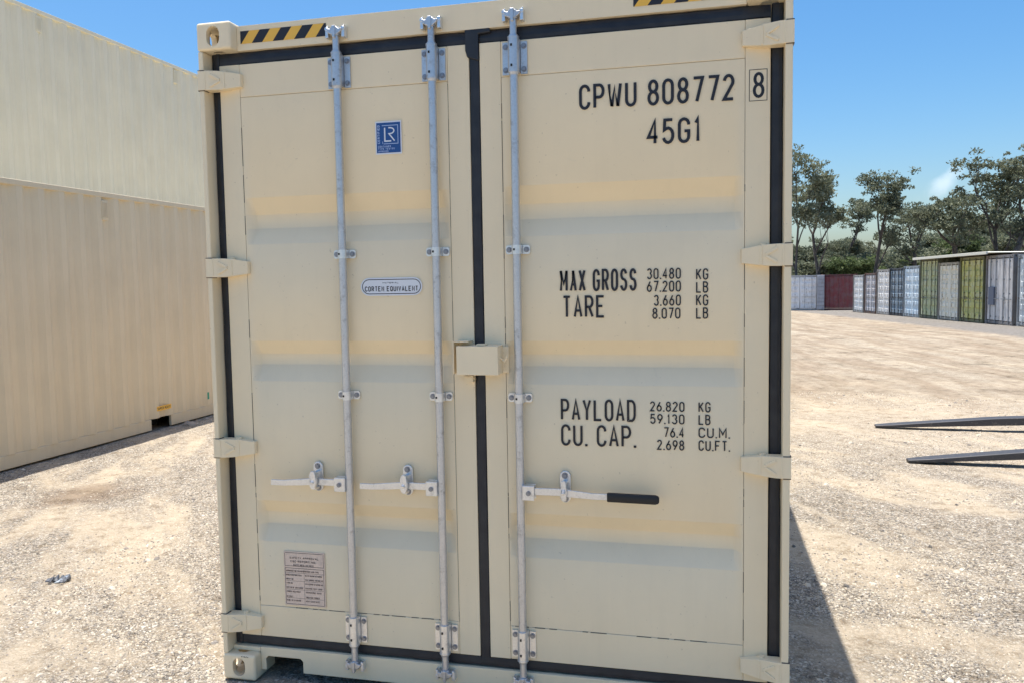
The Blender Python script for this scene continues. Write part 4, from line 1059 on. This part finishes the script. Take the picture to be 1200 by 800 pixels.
def tree(u, dep, vtop, spread, label, seed, lean=0, style='gum', fol=0, name='gum_tree', cat='tree', group='gum trees behind the far containers', dens=1.0, fork=.35, base_u=None, low=.3):
    rs = random.Random(seed); p = at_depth(u, dep); g0 = gz(p.x, p.y)
    # height from image row of the top
    hor = 329-(u-825)*.0167
    ht = CAMP.z+(hor-vtop)/FPX*dep-g0
    P = thing(name, (p.x, p.y, g0), label, cat, group)
    tm = MB(); cm_pts = []
    rdir = Vector((R2.x, R2.y, 0)).normalized(); 
    def limb(p0, d, ln_, r, lvl):
        n = 4; a = p0.copy(); dd = d.copy(); rr = r
        for i in range(n):
            dd = (dd+Vector((rs.gauss(0,.13), rs.gauss(0,.13), rs.gauss(.03,.08)))).normalized()
            b_ = a+dd*(ln_/n); r2 = rr*(.86 if lvl else .88)
            tm.tube(a, b_, rr, r2, n=6 if lvl < 2 else 4, caps=False); a = b_; rr = r2
            if lvl < 3 and (i >= (1 if lvl == 0 else 1)) and rs.random() < (.75 if lvl < 2 else .5):
                sd_ = Vector((rs.gauss(0,1), rs.gauss(0,1), 0)).normalized()
                nd = (dd*.55+sd_*rs.uniform(.5,.95)+Vector((0,0,.18))).normalized()
                limb(a, nd, ln_*rs.uniform(.38,.6), rr*.6, lvl+1)
            if lvl >= 2 and i >= 2: cm_pts.append((a.copy(), lvl))
        if lvl < 3:
            for k in range(2 if lvl else 3):
                sd_ = Vector((rs.gauss(0,1), rs.gauss(0,1), 0)).normalized()
                nd = (dd*.7+sd_*rs.uniform(.3,.75)).normalized()
                limb(a, nd, ln_*rs.uniform(.42,.62), rr*.72, lvl+1)
        cm_pts.append((a.copy(), lvl))
    limb(Vector((0,0,-.2)), (Vector((0,0,1))+rdir*lean).normalized(), ht*.42, .016*ht+.04, 0)
    # normalise to the target height and spread
    zs_ = sorted(q_[0].z for q_ in cm_pts); zq = zs_[int(len(zs_)*.85)]; mz = zq+(zs_[-1]-zq)*.45
    mxr = max(abs(q_[0].dot(rdir)-lean*q_[0].z) for q_ in cm_pts)+.001
    sz = (ht-.4)/mz; sr = spread/mxr
    S = lambda v: Vector((v.x*sr, v.y*sr, (v.z if v.z < zq else zq+(v.z-zq)*.45)*sz))
    tm.v = [tuple(S(Vector(v))) for v in tm.v]
    obj('trunk', tm, M_bark, P, local=True, smooth=True)
    lf = MB(); V = []; Fc = []
    for q_, lvl in cm_pts:
        c = S(q_)
        if c.z < ht*low: continue
        if rs.random() > (.66 if style == 'gum' else .75)*dens: continue
        rad = rs.uniform(.24,.60)*(ht/11)**.5*(1.0 if style == 'gum' else 1.25)
        for sub_ in range(1 if style == 'gum' else rs.randint(1,2)):
            c2 = c+Vector((rs.gauss(0,.35),rs.gauss(0,.35),rs.gauss(.05,.2)))
            nl = int((52 if style == 'gum' else 44)*rad/.6)
            for k in range(nl):
                d = Vector((rs.gauss(0,1), rs.gauss(0,1), rs.gauss(0,.7))); d = d.normalized()*(rs.random()**.45)*rad
                d.z *= .62
                cc = c2+d; s_ = rs.uniform(.045,.10)*(1 if style == 'gum' else 1.1)
                a = Vector((rs.gauss(0,1), rs.gauss(0,1), rs.gauss(0,1))).normalized(); b_ = a.orthogonal().normalized(); ang_ = rs.uniform(0,6.28)
                b_ = (b_*math.cos(ang_)+a.cross(b_)*math.sin(ang_)); cx_ = a.cross(b_)
                o_ = len(V)
                V += [tuple(cc+b_*s_*1.6), tuple(cc+cx_*s_*.7), tuple(cc-b_*s_*1.6), tuple(cc-cx_*s_*.7)]
                Fc.append((o_, o_+1, o_+2, o_+3))
    lf.v = V; lf.f = Fc; lf.m = [0]*len(Fc)
    obj('crown', lf, M_leaf[fol], P, local=True)
    return P
tree(936, 62, 178, 2.0, 'tall thin gum tree just right of the foreground container', 11, .02, dens=.75, low=.30)
tree(962, 64, 203, 2.2, 'gum tree with an open crown above the gap between white and dark red containers', 12, .12, dens=.72, low=.30)
tree(1018, 63, 206, 2.1, 'gum tree with dark clumped crown behind the dark red container', 23, -.05, fol=1, dens=.85, low=.34)
tree(1074, 70, 238, 2.6, 'sparse half bare gum tree behind the light blue container', 14, -.05, fol=1, dens=.75, low=.36)
tree(1122, 58, 224, 3.6, 'dark dense gum tree behind the cream container', 15, .0, fol=1, dens=1.1, low=.28)
tree(1163, 56, 184, 2.3, 'leaning gum tree with high clumps left of the largest one', 31, -.04, fol=1, dens=.75, low=.35)
tree(1180, 54, 161, 5.4, 'largest gum tree with spreading limbs behind the grey container', 26, .0, fol=0, dens=1.05, low=.30)
tree(1232, 57, 190, 3.2, 'gum tree at the right edge of the photo beside the largest one', 17, .0, fol=0, dens=1.5, low=.28)
tree(990, 74, 232, 2.4, 'slim gum tree between the two open crowned ones', 18, .03, fol=1, dens=.7, low=.3)
under = [(925,70,300),(944,72,304),(968,74,297),(986,70,303),(1006,75,298),(1024,72,302),(1041,76,299),(1058,72,303),(1078,76,298),(1098,72,292),(1118,74,276),(1140,70,276),(1162,74,272),(1182,70,278),(1204,72,272),(1228,70,268)]
GB = 'low bushy trees under the gum trees'
hint = ['right beside the foreground container edge','above the white container','above the slatted grey container','above the left half of the dark red container','above the right half of the dark red container','above the rust framed container','above the dirty white container','above the dark blue container','above the light blue container','above the olive high cube','above the cream container','above the yellow green container','left of the largest gum trunk','under the largest gum crown','right of the largest gum trunk','at the right edge of the photo']
for i, (u, dep, vt) in enumerate(under):
    tree(u, dep, vt, 2.3, 'low bushy tree %s' % hint[i], 40+i, 0, 'bush', (1,0,1,2)[i%4], 'bushy_tree', 'tree', GB, dens=1.0, low=.12)
for i, (u, dep, vt) in enumerate([(930,80,284),(956,82,288),(980,81,280),(1003,83,282),(1030,82,288),(1055,84,290),(1082,82,287),(1108,83,272),(1135,82,262),(1160,84,262),(1190,82,258),(1218,83,256)]):
    where = ['first','second','third','fourth','fifth','sixth','seventh','eighth','ninth','tenth','eleventh','twelfth'][i]
    tree(u, dep, vt, 2.8, 'hazy tree of the backmost tree line, %s from the foreground container' % where, 80+i, 0, 'bush', (1,0,1)[i%3], 'bushy_tree', 'tree', 'backmost tree line', dens=1.0, low=.15)
